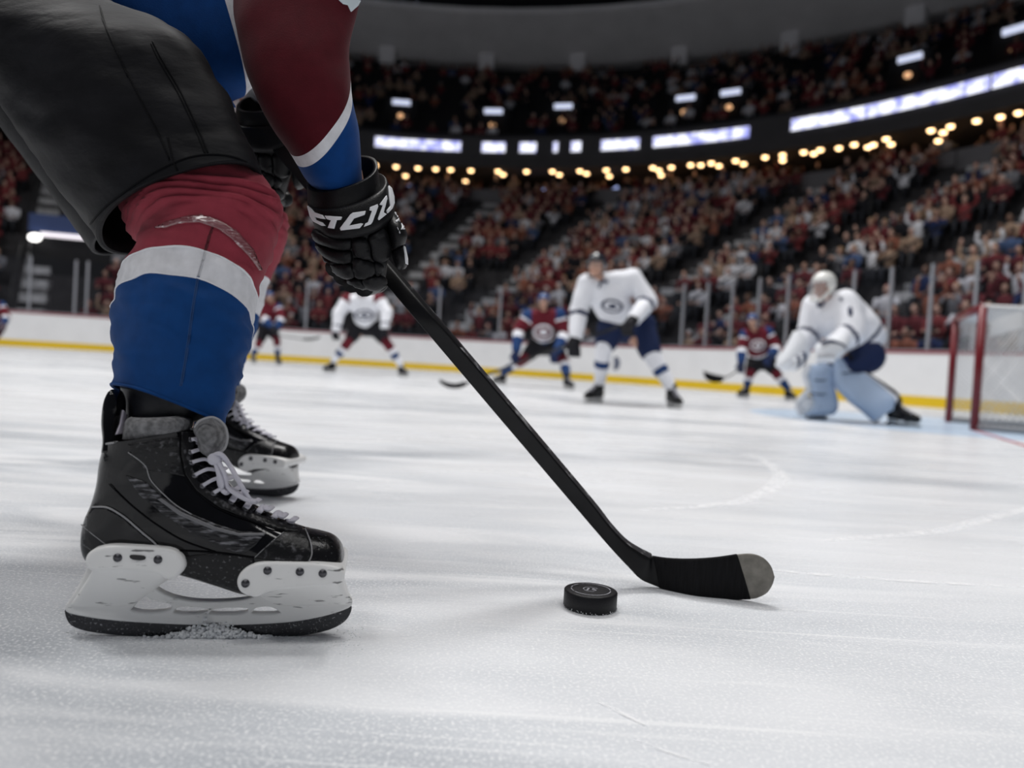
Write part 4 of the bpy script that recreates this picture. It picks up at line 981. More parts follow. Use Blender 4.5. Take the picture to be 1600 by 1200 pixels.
pads = [[(152, 608), (240, 650), (330, 672), (430, 682), (427, 768), (330, 766), (245, 738), (168, 698)], [(168, 706), (245, 745), (330, 774), (427, 774), (433, 864), (330, 862), (262, 832), (205, 782)], [(212, 800), (265, 842), (330, 868), (433, 870), (462, 968), (380, 970), (290, 905)],
        [(438, 682), (540, 680), (562, 760), (572, 845), (460, 822), (436, 772)], [(443, 830), (572, 852), (605, 882), (592, 955), (470, 972)], [(548, 672), (652, 598), (698, 690), (715, 770), (655, 862), (582, 847), (566, 752)], [(395, 982), (498, 982), (552, 1060), (500, 1062), (438, 1030)], [(506, 982), (640, 950), (688, 1005), (678, 1038), (605, 1068), (556, 1052)], [(590, 862), (655, 872), (645, 942), (600, 952)]]
for p in pads: gp('finger_pad', puff(gtree, [cg(*q) for q in p], .0105), G_BLACK, glove)
th1 = gl([((660, 540), (745, 480), -.005, (0, -.032, -.01)), ((690, 600), (800, 565), -.008, (0, -.036, 0)), ((712, 690), (846, 645), -.008, (0, -.037, 0)), ((728, 760), (836, 712), -.004, (0, -.033, 0)), ((738, 775), (828, 728), -.004, (0, -.026, 0))], 1.085, c0=True)
thumb = gp('thumb', th1, G_BLACK, glove)
th2 = gl([((735, 770), (822, 728), 0, (0, -.024, 0)), ((728, 790), (838, 742), 0, (0, -.030, 0)), ((742, 850), (850, 830), 0, (0, -.030, 0)), ((765, 905), (848, 885), .003, (0, -.024, 0)), ((795, 928), (832, 910), .004, (0, -.010, 0))], 1.085, c0=True)
gp('thumb', th2, G_BLACK, glove); t1, t2 = BVHTree.FromPolygons(*th1), BVHTree.FromPolygons(*th2)
for tr_, pl in ((t1, [(750, 488), (766, 500), (796, 545), (762, 566), (758, 556), (778, 540)]), (t1, [(800, 562), (816, 572), (836, 612), (796, 618), (806, 600)]), (t2, [(815, 738), (828, 752), (846, 840), (846, 880), (832, 872), (826, 800)])):
    gp('thumb_mark', patch(tr_, [cg(*q) for q in pl], .0006, 1.8, .0008), G_WHITE, glove)
for i, (a, b) in enumerate([((300, 900), (560, 860)), ((360, 960), (590, 920)), ((430, 1020), (640, 960)), ((520, 1050), (680, 1010))]):   # fingertips curled round the shaft on the far side
    mb = MB(); p0, p2 = P(*cg(*a), 1.10), P(*cg(*b), 1.165); mid = P(*cg((a[0] + b[0]) / 2, (a[1] + b[1]) / 2), 1.165)
    mb.tube(smooth_line([p0, mid, p2], 5), [.014] * 8 + [.013, .011, .006], 12); gp('finger', (mb.v, mb.f), G_BLACK, glove)
MG = Matrix.Translation(P(410, 236, 1.34)) @ Matrix.Rotation(rad(12), 4, 'Y') @ Matrix.Translation(-P(545, 365, 1.085))
glove2 = copy_part(glove, root, MG); glove2['label'] = 'black glove of the top hand behind the thigh'
for o in glove_parts:
    if not o.name.startswith(('letter', 'thumb_mark')): copy_part(o, glove2, MG)

# ---- the body inside the clothes and the helmet, above the picture
mb = MB(); J_ = lambda c, X, Y, d: P(*c(X, Y), d)
hip, knee, ank = J_(c2, 130, -90, 1.13), J_(c4, 500, 330, .985), J_(c1, 470, 300, .925); hip2, knee2, ank2 = J_(c2, 60, -100, 1.34), J_(c4, 640, 380, 1.52), J_(c4, 500, 1010, 1.74)
chest, nck, skull = J_(c2, 1255, -330, 1.22), P(500, -310, 1.20), P(545, -425, 1.19); shd, elb, wri = J_(c3, 400, -480, 1.12), J_(c3, 310, 180, 1.06), J_(c3, 490, 720, 1.085); shd2, wri2 = P(520, -260, 1.36), P(392, 140, 1.405)
pelv = (hip + hip2) / 2; belly = J_(c2, 640, 10, 1.24); mid_t = J_(c2, 1000, -60, 1.24)
for a, ra, b, rb in ((hip, .07, knee, .045), (knee, .045, ank, .032), (hip2, .065, knee2, .042), (knee2, .042, ank2, .030), (hip, .07, hip2, .07), (pelv, .08, belly, .085), (belly, .085, mid_t, .085), (mid_t, .085, chest, .085), (chest, .085, nck, .05), (nck, .055, skull, .06),
                     (chest, .07, shd, .045), (shd, .05, elb, .045), (elb, .045, wri, .032), (wri, .032, J_(cg, 430, 700, 1.09), .035), (chest, .07, shd2, .045), (shd2, .05, wri2, .034)): mb.capsule(a, ra, b, rb)
fd_ = V((.8, .45, -.35)).normalized(); sd_ = fd_.cross(V((0, 0, 1))).normalized(); up_ = sd_.cross(fd_); HM_ = Matrix((sd_, fd_, up_)).transposed(); L_ = lambda x, y, z: skull + HM_ @ V((x, y, z))
mb.ball(skull, (.076, .095, .105), HM_, 16, 12); mb.ball(L_(0, .025, -.055), (.058, .066, .072), HM_, 14, 10); mb.ball(L_(0, .10, -.02), (.013, .02, .026), HM_, 8, 6)
for sx in (-1, 1): mb.ball(L_(sx * .078, -.01, -.01), (.012, .02, .032), HM_, 8, 6)
v, f = voxel(mb, .010, 4); mk('body', v, f, mat('player_skin', (0.56, 0.32, 0.23), 0.5), root)
m2 = MB(); m2.ball(L_(0, -.01, .025), (.103, .124, .112), HM_, 32, 20); m2.f = [q for q in m2.f if (HM_.transposed() @ (sum((m2.v[i] for i in q), V((0, 0, 0))) / 4 - skull)).z > -.02 + .05 * ((HM_.transposed() @ (m2.v[q[0]] - skull)).y > .03)]; m2.mi = [0] * len(m2.f)
hl = m2.obj('helmet', mat('helmet_maroon', (0.10, 0.010, 0.02), 0.2, coat=0.6), root); so = hl.modifiers.new('t', 'SOLIDIFY'); so.thickness = .012

# ---- stick
S_BLACK = mat('stick_carbon', (0.007, 0.007, 0.008), 0.40, spec=0.25, var=0.3, vscale=30, bump=0.1, bscale=200)
S_LIT_EDGE = mat('stick_lit_edge', (0.03, 0.03, 0.033), 0.35, col2=(0.34, 0.34, 0.35), vscale=60, thr=(0.55, 0.72))  # lighter than the shaft for the overhead light, with scuffs in the second colour
S_TAPE = mat('blade_tape', (0.006, 0.006, 0.007), 0.75, spec=0.2, bump=0.8, bscale=120, stretch=(9, 9, 0.6), var=0.5, vscale=40)
S_TIP = mat('blade_tip', (0.155, 0.145, 0.125), 0.6, bump=0.5, bscale=160, col2=(0.26, 0.245, 0.215), vscale=70)
dt = proj(on_ice(1150, 936))[2]; dh = proj(on_ice(1030, 919))[2]
edge = [((375, 173), (409, 173), 1.33, 'S'), ((415, 220), (449, 220), 1.30, 'S'), ((608, 448), (642, 448), 1.135, 'S'), ((698, 554), (733, 554), dh - .08, 'S'), ((787, 659), (822, 659), dh - .045, 'S'), ((891, 781), (924, 780), dh - .012, 'S'), ((931, 828), (952, 816), dh - .003, 'S'),
        ((960, 861), (976, 842), dh, 'S'), ((983, 885), (996, 856), dh, 'S'), ((1003, 904), (1017, 867), dh, 'S'), ((1030, 918), (1020, 868.5), dh, 'B'), ((1052, 925), (1045, 872), dh - .012, 'B'), ((1086, 931.5), (1082, 873), dh - .028, 'B'), ((1134, 936), (1120, 870.5), dt, 'B'), ((1172, 936), (1151, 866), dt - .008, 'B'),
        ((1186, 933), (1174, 865), dt - .012, 'B'), ((1198, 926), (1192, 871), dt - .015, 'B'), ((1206, 914), (1204, 884), dt - .016, 'B'), ((1209, 902), (1208.5, 899), dt - .017, 'B')]
def nvec(t): return V((.004, -.0105, .004)) if t == 'S' else V((0, -.0042, .0005))
def shaft_ring(a, b, d, t):
    A, B_ = P(*b, d), P(*a, d)
    if t != 'S': return (A, B_, nvec(t), 4.0)
    c, h = (A + B_) / 2, (A - B_) / 2; k = .22                       # turned a little, so that the narrow upper face shows
    return (c + h * .90, c - h * .90, NV(A, B_, (0, -.0105, 0)) - h * .26, 9.0)
R_ = [shaft_ring(*q) for q in edge]
v, f = loft(R_, 28, 6, True, True); nv = 28 * (18 * 6 + 1)
pieces = slices(v[:nv], f, 28, 6, [0, 10, 14, 18], len(R_))
stick = empty('hockey_stick', on_ice(1100, 932), 'black hockey stick with taped blade held low by the near player', 'hockey stick')
def capped(vf, seg, e0, e1):
    v, f = list(vf[0]), list(vf[1]); n = len(v) // seg
    for on, i in ((e0, 0), (e1, n - 1)):
        if on:
            c = sum(v[i * seg:(i + 1) * seg], V((0, 0, 0))) / seg; v.append(c); f += [(len(v) - 1, i * seg + (k + 1) % seg, i * seg + k) for k in range(seg)]
    return v, f
mk('shaft', *capped(pieces[0], 28, True, False), S_BLACK, stick, label='black carbon shaft')
Rt = [(P(*b, d) , P(*a, d), V((0, -.0052, 0)), 4.0) for a, b, d, t in edge[10:15]]
mk('blade_tape', *loft([(a + (a - b) * .006, b - (a - b) * .006, n, e) for a, b, n, e in Rt], 28, 8, True, True), S_TAPE, stick, label='black cloth tape round the blade')
mk('blade_tip', *capped(pieces[2], 28, False, True), S_TIP, stick, label='bare grey-brown blade tip')
mk('blade', *pieces[1], S_BLACK, stick)
# paler strip: overhead light and scuffs painted onto the shaft's narrow upper face
sv = []; sf = []; ll = []
for q in edge[2:10]: ll.append(shaft_ring(*q))
A_ = smooth_line([r[0] - r[2] * .80 + (r[0] - r[1]).normalized() * .0006 for r in ll], 6); B2 = smooth_line([r[0] + r[2] * .80 + (r[0] - r[1]).normalized() * .0006 for r in ll], 6)
for i_, (p, q) in enumerate(zip(A_, B2)):
    sv += [p, q]
    if i_: sf.append((2 * i_ - 2, 2 * i_ - 1, 2 * i_ + 1, 2 * i_))
mk('lit_worn_edge', sv, sf, S_LIT_EDGE, stick, label='scuffed upper edge of the shaft, painted grey for its top light')

# ---- puck
pc = on_ice(921.5, 948.5); mb = MB(); pr = .0381; ph = .0254; N_ = 72
prof_ = [(0, 0), (pr - .002, 0), (pr, .002), (pr, ph - .002), (pr - .0012, ph - .0006), (pr - .003, ph), (0, ph)]
v = []; f = []
for (r_, z_) in prof_: v += [pc + V((max(r_, 1e-5) * math.cos(2 * math.pi * k / N_), max(r_, 1e-5) * math.sin(2 * math.pi * k / N_), z_)) for k in range(N_)]
for i in range(len(prof_) - 1): f += [(i * N_ + k, i * N_ + (k + 1) % N_, (i + 1) * N_ + (k + 1) % N_, (i + 1) * N_ + k) for k in range(N_)]
puck = empty('puck', pc, 'black rubber hockey puck lying on the ice before the stick blade', 'puck')
mk('body', v, f, mat('puck_rubber', (0.006, 0.006, 0.008), 0.45, spec=0.3, bump=0.35, bscale=700), puck)
M_PP = mat('puck_print', (0.36, 0.36, 0.40), 0.6, col2=(0.03, 0.03, 0.035), vscale=190, thr=(0.50, 0.62))
def ringm(r0, r1, a0, a1, z, n=60):
    v = []; f = []
    for i in range(n + 1):
        a = a0 + (a1 - a0) * i / n
        for r_ in (r0, r1): v.append(pc + V((r_ * math.cos(a), r_ * math.sin(a), z)))
        if i: f.append((2 * i - 2, 2 * i - 1, 2 * i + 1, 2 * i))
    return v, f
mk('printed_ring', *ringm(.0272, .0288, 0, 2 * math.pi, ph + .0004, 90), M_PP, puck, smooth=False)
v, f = ringm(.0100, .0112, .3, 5.4, ph + .0004)
for poly in ([(-.007, -.005), (-.004, -.005), (-.001, .005), (-.004, .006)], [(-.001, -.005), (.007, -.005), (.008, -.002), (.002, -.001)], [(.002, .001), (.007, .001), (.005, .006), (.002, .005)]):
    k = len(v); v += [pc + V((x, y, ph + .0004)) for x, y in poly]; f.append(tuple(range(k, k + 4)))
mk('printed_emblem', v, f, M_PP, puck, smooth=False)
mb = MB(); r2 = random.Random(5)
for i in range(60):
    a = r2.uniform(math.pi * 1.05, math.pi * 1.98); z_ = abs(r2.gauss(.0015, .0015)); s_ = r2.uniform(.0003, .0008); mb.ball(pc + V(((pr + .0004) * math.cos(a), (pr + .0004) * math.sin(a), z_)), s_, seg=5, rings=3)
o = mb.obj('frost', SNOW, puck); o['kind'] = 'stuff'
# ================================================================== players further off, goalie, net
c6 = crop(760, 370, 4.1375); c8 = crop(380, 430, 5.0); c7 = crop(1080, 380, 3.077); cG = crop(1200, 390, 4.136)
SKIN = mat('player_skin', (0.56, 0.32, 0.23), 0.5); EYE = mat('eye_dark', (0.02, 0.015, 0.012), 0.3); LIP = mat('lip', (0.32, 0.12, 0.10), 0.5); HAIR = mat('player_hair', (0.05, 0.03, 0.02), 0.7)
C_WHITE = mat('cloth_white', (0.87, 0.88, 0.93), 0.75, spec=0.2); C_NAVY = mat('cloth_navy', (0.012, 0.022, 0.070), 0.75, spec=0.2); C_BLUE = mat('cloth_blue', (0.014, 0.046, 0.15), 0.75, spec=0.2)
C_MAROON = mat('cloth_maroon', (0.13, 0.012, 0.022), 0.75, spec=0.2); C_BLACK = mat('cloth_black', (0.012, 0.012, 0.016), 0.7, spec=0.2); H_DARK = mat('helmet_black', (0.012, 0.014, 0.022), 0.18, coat=0.8); H_BLUE = mat('helmet_blue', (0.02, 0.06, 0.20), 0.2, coat=0.8)
H_WHITE = mat('mask_white', (0.80, 0.80, 0.77), 0.22, coat=0.6); P_BLUE = mat('pad_pale_blue', (0.40, 0.50, 0.66), 0.55, var=0.08, vscale=4); P_WHITE = mat('pad_white', (0.74, 0.76, 0.80), 0.5)
V_SMOKE = mat('visor', (0.45, 0.47, 0.50), 0.08); MATS['visor'].node_tree.nodes['Principled BSDF'].inputs['Alpha'].default_value = 0.12
def seg_t(p, a, b):
    d = b - a; t = max(0, min(1, (p - a).dot(d) / max(1e-9, d.dot(d)))); return t, (p - (a + d * t)).length
def paint(o, fn):
    off = org(o); me = o.data
    me.polygons.foreach_set('material_index', [fn(p.center + off) for p in me.polygons])
def skate_far(rt, heel, toe, an):
    d = (toe - heel).normalized(); s = V((-d.y, d.x, 0)); up = V((0, 0, 1))
    mb = MB(); h0 = heel + up * .075; t0 = heel + d * .27 + up * .070
    mb.capsule(h0 + d * .035 + up * .02, .045, t0 - d * .03, .040); mb.capsule(h0 + d * .05 + up * .03, .048, heel + d * .06 + up * .21, .058); mb.capsule(heel + d * .10 + up * .13, .045, t0 - d * .06 + up * .01, .042)
    v, f = voxel(mb, .011, 4); b = mk('skate', v, f, K_GLOSS, rt, label='black skate')
    mb = MB(); Mx = Matrix((d, s, up)).transposed()
    mb.box(heel + d * .135 + up * .024, (.25, .014, .022), Mx); mb.box(heel + d * .05 + up * .042, (.085, .04, .045), Mx); mb.box(heel + d * .215 + up * .042, (.09, .04, .045), Mx); mb.obj('blade_holder', K_WHITE, b, smooth=False)
    mb = MB(); mb.box(heel + d * .135 + up * .0075, (.29, .004, .015), Mx); mb.obj('runner', K_STEEL, b, smooth=False)
    mb = MB()
    for i in range(4):
        q = heel + d * (.11 + .028 * i) + up * (.185 - .022 * i); mb.tube([q - s * .03, q + up * .012 + d * .012, q + s * .03], .006, 6)
    mb.obj('laces', K_LACE, b)
def glove_far(rt, wrist, el, m, name='glove', sc=1.0):
    d = (wrist - el).normalized(); s = d.cross(V((0, 0, 1))).normalized(); n = s.cross(d)
    if n.z > 0: n = -n
    mb = MB(); w_ = wrist
    mb.capsule(w_ - d * .05 * sc, .068 * sc, w_ + d * .02 * sc, .060 * sc); mb.capsule(w_ + d * .04 * sc, .058 * sc, w_ + d * .09 * sc, .052 * sc)
    for i in range(4):
        k = (i - 1.5) * .030 * sc; q0 = w_ + d * .10 * sc + s * k; q1 = q0 + d * .055 * sc + n * .02 * sc; q2 = q1 + n * .055 * sc - d * .01 * sc; q3 = q2 - d * .045 * sc + n * .01 * sc
        mb.capsule(q0, .021 * sc, q1, .020 * sc, 8); mb.capsule(q1, .020 * sc, q2, .018 * sc, 8); mb.capsule(q2, .018 * sc, q3, .015 * sc, 8)
    q0 = w_ + d * .04 * sc + s * .05 * sc; mb.capsule(q0, .024 * sc, q0 + d * .05 * sc + s * .035 * sc + n * .03 * sc, .020 * sc, 8)
    v, f = voxel(mb, .010, 2, .4); return mk(name, v, f, m, rt)
def player(label, J, base, fd, kind, helmet, pants, glove_m, group=None, big=1.0, hands=True):
    """J: joint -> (px, py, depth offset); feet: (heel px, toe px, heel depth offset, toe depth offset)"""
    def jp(k): x, y, dz = J[k]; return P(x, y, base + dz)
    def gp_(x, dz):
        q = P(x, 580, base + dz); return V((q.x, q.y, 0))
    feet = {s: (gp_(J['ft' + s][0], J['ft' + s][2]), gp_(J['ft' + s][1], J['ft' + s][3])) for s in 'RL'}
    bs = (feet['R'][0] + feet['L'][0]) / 2
    rt = empty('hockey_player', bs, label, 'person', group)
    j = {k: jp(k) for k in J if not k.startswith('ft')}; an = {}
    for s in 'RL':
        d = (feet[s][1] - feet[s][0]).normalized(); feet[s] = (feet[s][0], feet[s][0] + d * .29); an[s] = feet[s][0] + d * .06 + V((0, 0, .20))
    fd = V(fd).normalized(); up = V((0, 0, 1)); sd = fd.cross(up).normalized(); hd = j['head']; HM = Matrix((sd, fd, up)).transposed()
    L = lambda x, y, z: hd + HM @ V((x, y, z))
    # body: one continuous skin from the crown to the ankles
    mb = MB(); mb.ball(L(0, -.01, .02), (.076, .095, .10), HM, 16, 12); mb.ball(L(0, .022, -.045), (.058, .066, .075), HM, 14, 10); mb.ball(L(0, .098, -.020), (.013, .020, .026), HM, 8, 6); mb.ball(L(0, .080, .018), (.048, .016, .014), HM, 10, 6)
    for sx in (-1, 1): mb.ball(L(sx * .078, -.012, -.012), (.012, .020, .032), HM, 8, 6)
    mb.ball(L(0, .080, -.062), (.026, .012, .012), HM, 8, 6)
    mb.capsule(L(0, -.02, -.06), .052, j['neck'], .060); mb.capsule(j['neck'], .08, j['pel'], .13)
    for s in 'RL':
        mb.capsule(j['neck'], .06, j['sh' + s], .07); mb.capsule(j['sh' + s], .06, j['el' + s], .045); mb.capsule(j['el' + s], .045, j['ha' + s], .032)
        mb.capsule(j['pel'], .10, j['kn' + s] + (j['pel'] - j['kn' + s]) * .6, .09); mb.capsule(j['kn' + s] + (j['pel'] - j['kn' + s]) * .6, .085, j['kn' + s], .055); mb.capsule(j['kn' + s], .055, an[s], .038)
    v, f = voxel(mb, .0125, 3, .4); body = mk('body', v, f, [SKIN, HAIR], rt)
    paint(body, lambda p: 1 if ((p - hd).dot(fd) < -.045 and -.07 < p.z - hd.z) else 0)
    for sx in (-1, 1): m2 = MB(); m2.ball(L(sx * .030, .082, .004), (.013, .008, .008), HM, 8, 6); m2.obj('eye', EYE, body)
    m2 = MB(); m2.ball(L(0, .091, -.062), (.022, .005, .005), HM, 8, 6); m2.obj('mouth', LIP, body)
    # helmet
    m2 = MB(); m2.ball(L(0, -.012, .030), (.100, .122, .108), HM, 28, 18)
    keep = []
    for q in m2.f:
        c = sum((m2.v[i] for i in q), V((0, 0, 0))) / 4 - hd; y_, z_ = c.dot(fd), c.z
        if z_ > (.034 if y_ > .03 else -.045 if y_ < -.02 else -.02): keep.append(q)
    m2.f = keep; m2.mi = [0] * len(keep); hv, hf = m2.v, m2.f; hm = mk('helmet', hv, hf, helmet, rt)
    so = hm.modifiers.new('t', 'SOLIDIFY'); so.thickness = .012
    if kind != 'goalie':
        vv = []; ff = []
        for i in range(13):
            a = rad(-62 + 124 * i / 12)
            for z_ in (.035, -.045): vv.append(L(.112 * math.sin(a), -.012 + .135 * math.cos(a), z_))
            if i: ff.append((2 * i - 2, 2 * i - 1, 2 * i + 1, 2 * i))
        mk('visor', vv, ff, V_SMOKE, hm)
        m2 = MB(); m2.tube([L(-.085, 0, -.03), L(-.06, .045, -.115), L(0, .065, -.125), L(.06, .045, -.115), L(.085, 0, -.03)], .006, 6); m2.obj('chin_strap', C_BLACK, hm)
    else:
        m2 = MB()
        for i in range(7):
            a = rad(-55 + 110 * i / 6); m2.tube(smooth_line([L(.095 * math.sin(a), -.01 + .118 * math.cos(a), .04), L(.112 * math.sin(a), .0 + .138 * math.cos(a), -.03), L(.085 * math.sin(a), .0 + .118 * math.cos(a), -.11)], 4), .0035, 6)
        for z_ in (.0, -.04, -.08): m2.tube([L(.11 * math.sin(rad(t)), .136 * math.cos(rad(t)), z_) for t in range(-60, 61, 12)], .0035, 6)
        m2.obj('cage', MATS['stanchion_aluminium'], hm)
        m2 = MB(); m2.tube(smooth_line([L(-.098, -.01, -.02), L(-.07, .06, -.115), L(0, .09, -.135), L(.07, .06, -.115), L(.098, -.01, -.02)], 5), .018, 8); m2.obj('chin_guard', H_WHITE, hm)
    # jersey
    mb = MB(); B_ = big; nk, pl = j['neck'], j['pel']; ch = nk + (pl - nk) * .32
    mb.capsule(j['shR'], .105 * B_, j['shL'], .105 * B_, 16); mb.capsule(ch, .185 * B_, nk + (pl - nk) * .80, .185 * B_, 18); mb.capsule(nk - (nk - ch) * .0 + (pl - nk) * .08, .105, ch, .16 * B_, 16)
    for sx, s in ((-1, 'R'), (1, 'L')):
        mb.capsule(ch + (j['sh' + s] - ch) * .5, .14 * B_, j['sh' + s], .112 * B_, 14); mb.capsule(j['sh' + s], .110 * B_, j['el' + s], .098 * B_, 14); mb.capsule(j['el' + s], .098 * B_, j['el' + s] + (j['ha' + s] - j['el' + s]) * .80, .074 * B_, 14)
    v, f = voxel(mb, .016, 5)
    c_ = sum(v, V((0, 0, 0))) / len(v)
    v = [p + (p - c_).normalized() * .012 * noise.noise(p * 9) for p in v]
    ms = {'home': [C_MAROON, C_WHITE, C_BLUE], 'road': [C_WHITE, C_NAVY, C_NAVY], 'roadm': [C_WHITE, C_MAROON, C_NAVY], 'goalie': [C_WHITE, C_NAVY, C_NAVY]}[kind]
    jer = mk('jersey', v, f, ms, rt)
    segs = [('T', nk, pl)] + [(a + s, j[b + s], j[c + s]) for s in 'RL' for a, b, c in (('U', 'sh', 'el'), ('F', 'el', 'ha'))]
    def jcol(p):
        best = min(((seg_t(p, a, b)[1] - (.10 if n_ == 'T' else 0), n_, seg_t(p, a, b)[0]) for n_, a, b in segs)); n_, t = best[1], best[2]
        if kind == 'home':
            if n_ == 'T': return 2 if t > .74 else 1 if t > .68 else 0
            if n_[0] == 'U': return 2 if t < .22 else 1 if t < .32 else 0
            return 0 if t < .10 else 1 if t < .32 else 2
        if kind == 'roadm':
            if n_[0] == 'U': return 1 if t < .16 else 0
            if n_ == 'T': return 2 if t > .86 else 0
            return 2 if .60 < t < .68 else 0
        if n_[0] == 'F': return 1 if .12 < t < .24 else 0
        if n_ == 'T': return 1 if .80 < t < .86 and kind == 'goalie' else 0
        return 0
    paint(jer, jcol)
    m2 = MB(); m2.tube([nk + HM @ V((.085 * math.cos(rad(t)), .075 * math.sin(rad(t)) + .02, .02 - (.07 if 60 < t < 120 else 0))) for t in range(0, 361, 15)], .014, 8, cap=False); m2.obj('collar', C_NAVY if kind != 'home' else C_MAROON, jer)
    # shorts
    mb = MB(); mb.capsule(j['hipR'], .165, j['hipL'], .165, 16)
    for s in 'RL':
        e = j['hip' + s] + (j['kn' + s] - j['hip' + s]) * (.80 if kind in ('road', 'goalie') else .62); mb.capsule(j['hip' + s], .150, e, .122, 16)
    v, f = voxel(mb, .016, 5); sh_ = mk('shorts', v, f, pants, rt)
    # socks and skates
    for s in 'RL':
        mb = MB(); k_, a_ = j['kn' + s], an[s]; th = j['hip' + s] + (k_ - j['hip' + s]) * (.72 if kind in ('road', 'goalie') else .50)
        mb.capsule(th, .092, k_, .090, 14); mb.capsule(k_, .090, k_ + (a_ - k_) * .45, .082, 14); mb.capsule(k_ + (a_ - k_) * .45, .082, a_ + (k_ - a_) * .02, .060, 14)
        v, f = voxel(mb, .014, 4)
        sm = {'home': [C_MAROON, C_WHITE, C_BLUE], 'road': [C_WHITE, C_BLUE, C_WHITE], 'roadm': [C_MAROON, C_WHITE, C_BLUE], 'goalie': [C_WHITE, C_WHITE, C_WHITE]}[kind]
        so_ = mk('sock', v, f, sm, rt)
        def scol(p):
            t = seg_t(p, k_, a_)[0]
            if kind == 'home': return 0 if t < .25 else 1 if t < .45 else 2
            if kind == 'roadm': return 0 if t < .24 else 2 if .42 < t < .64 else 1
            return 1 if .38 < t < .56 else 0
        paint(so_, scol); skate_far(rt, *feet[s], a_)
    if hands:
        for s in 'RL': glove_far(rt, j['el' + s] + (j['ha' + s] - j['el' + s]) * .88, j['el' + s], glove_m)
    return rt, j, jer
def cj(c, **kw):
    out = {}
    for k, t in kw.items():
        if k.startswith('ft'): out[k] = (c(t[0], 0)[0], c(t[1], 0)[0], t[2], t[3])
        else: out[k] = (*c(t[0], t[1]), t[2])
    return out
def emblem(jer, cx, cy, rx, ry, rot, m_out, m_in, m_mark):
    tr = bvh(jer)
    def el(s): return [(cx + rx * s * math.cos(a) * math.cos(rot) - ry * s * math.sin(a) * math.sin(rot), cy + rx * s * math.cos(a) * math.sin(rot) + ry * s * math.sin(a) * math.cos(rot)) for a in [2 * math.pi * k / 24 for k in range(24)]]
    mk('chest_emblem', *patch(tr, el(1.0), .004, 2.5, .003), m_out, jer); mk('chest_emblem', *patch(tr, el(.72), .008, 2.5, .003), m_in, jer)
    mk('chest_emblem', *patch(tr, [(cx - rx * .5, cy + ry * .15), (cx - rx * .1, cy - ry * .42), (cx + rx * .5, cy - ry * .1), (cx + rx * .2, cy + ry * .4)], .012, 2.5, .003), m_mark, jer)
def far_stick(label, pts, bladepts, group='sticks of the players in the background'):
    """pts: (px, py, depth) along the shaft; bladepts: outline pairs (top px,py)-(bottom px,py), depth"""
    b0 = P(bladepts[0][2], bladepts[0][3], bladepts[0][4]); st_ = empty('hockey_stick', (b0.x, b0.y, 0), label, 'hockey stick', group)
    mb = MB(); mb.tube([P(*p) for p in pts], .017, 8, flat=.7); mb.obj('shaft', S_BLACK, st_)
    R_ = [(P(a, b, d), P(c, e, d), V((0, -.006, .002)), 4.0) for a, b, c, e, d in bladepts]
    mk('blade', *loft(R_, 16, 4), S_TAPE, st_)
# white forward in the middle
J = cj(c6, head=(712, 185, -.32), neck=(735, 305, -.20), shR=(655, 305, -.22), shL=(945, 275, -.06), elR=(600, 470, -.22), haR=(572, 690, -.36), elL=(1045, 420, -.12), haL=(930, 560, -.42), pel=(880, 560, .12), hipR=(815, 590, .05), hipL=(1000, 580, .10),
       knR=(762, 705, -.12), knL=(1070, 770, -.08), ftR=(760, 670, 0.05, -.10), ftL=(1185, 1235, -.1, -.25))
rt, jW, jer = player('player in white jersey and navy shorts leaning forward at centre, black helmet', J, 7.95, (-.45, -.9, 0), 'road', H_DARK, C_NAVY, C_BLACK, 'players in the background')
emblem(jer, *c6(812, 447), 17, 10.5, rad(8), C_NAVY, C_WHITE, C_NAVY)
far_stick('black stick of the white-shirted forward reaching to the left', [(*c6(985, 530), 7.50), (*c6(640, 660), 7.7), (*c6(300, 775), 8.05), (728, 599, 8.35)], [(726, 596, 729, 603, 8.35), (712, 599, 716, 607, 8.4), (698, 597, 700, 606, 8.45), (686, 592, 687, 598, 8.5)])
# maroon forward left of him
J = cj(c6, head=(370, 415, -.3), neck=(370, 512, -.2), shR=(268, 512, -.2), shL=(472, 505, -.2), elR=(208, 605, -.2), haR=(190, 765, -.4), elL=(505, 625, -.2), haL=(445, 765, -.45), pel=(372, 690, .1), hipR=(325, 705, .05), hipL=(425, 705, .05), knR=(245, 790, -.1), knL=(500, 800, -.15), ftR=(130, 75, .45, .35), ftL=(510, 560, -.4, -.6))
rt, jR, jer = player('player in maroon and blue jersey crouching just left of the white forward', J, 12.5, (.0, -1, 0), 'home', H_BLUE, C_BLACK, C_NAVY, 'players in the background')
emblem(jer, *c6(367, 615), 16, 12, 0, C_WHITE, C_MAROON, C_WHITE)
# white and maroon player under the glove
J = cj(c8, head=(935, 105, -.3), neck=(935, 195, -.2), shR=(815, 195, -.2), shL=(1060, 195, -.2), elR=(745, 300, -.25), haR=(725, 450, -.3), elL=(1120, 290, -.25), haL=(1105, 430, -.35), pel=(965, 395, .1), hipR=(900, 410, .05), hipL=(1030, 415, .05), knR=(815, 530, -.15), knL=(1130, 540, -.15), ftR=(720, 650, 0, -.15), ftL=(1215, 1270, 0, -.15))
rt, jL, jer = player('player in white jersey and maroon socks, legs spread wide, below the black glove', J, 14.2, (.0, -1, 0), 'roadm', H_DARK, C_BLACK, C_BLACK, 'players in the background', big=1.15)
emblem(jer, *c8(945, 310), 15, 9, 0, C_NAVY, C_WHITE, C_NAVY)
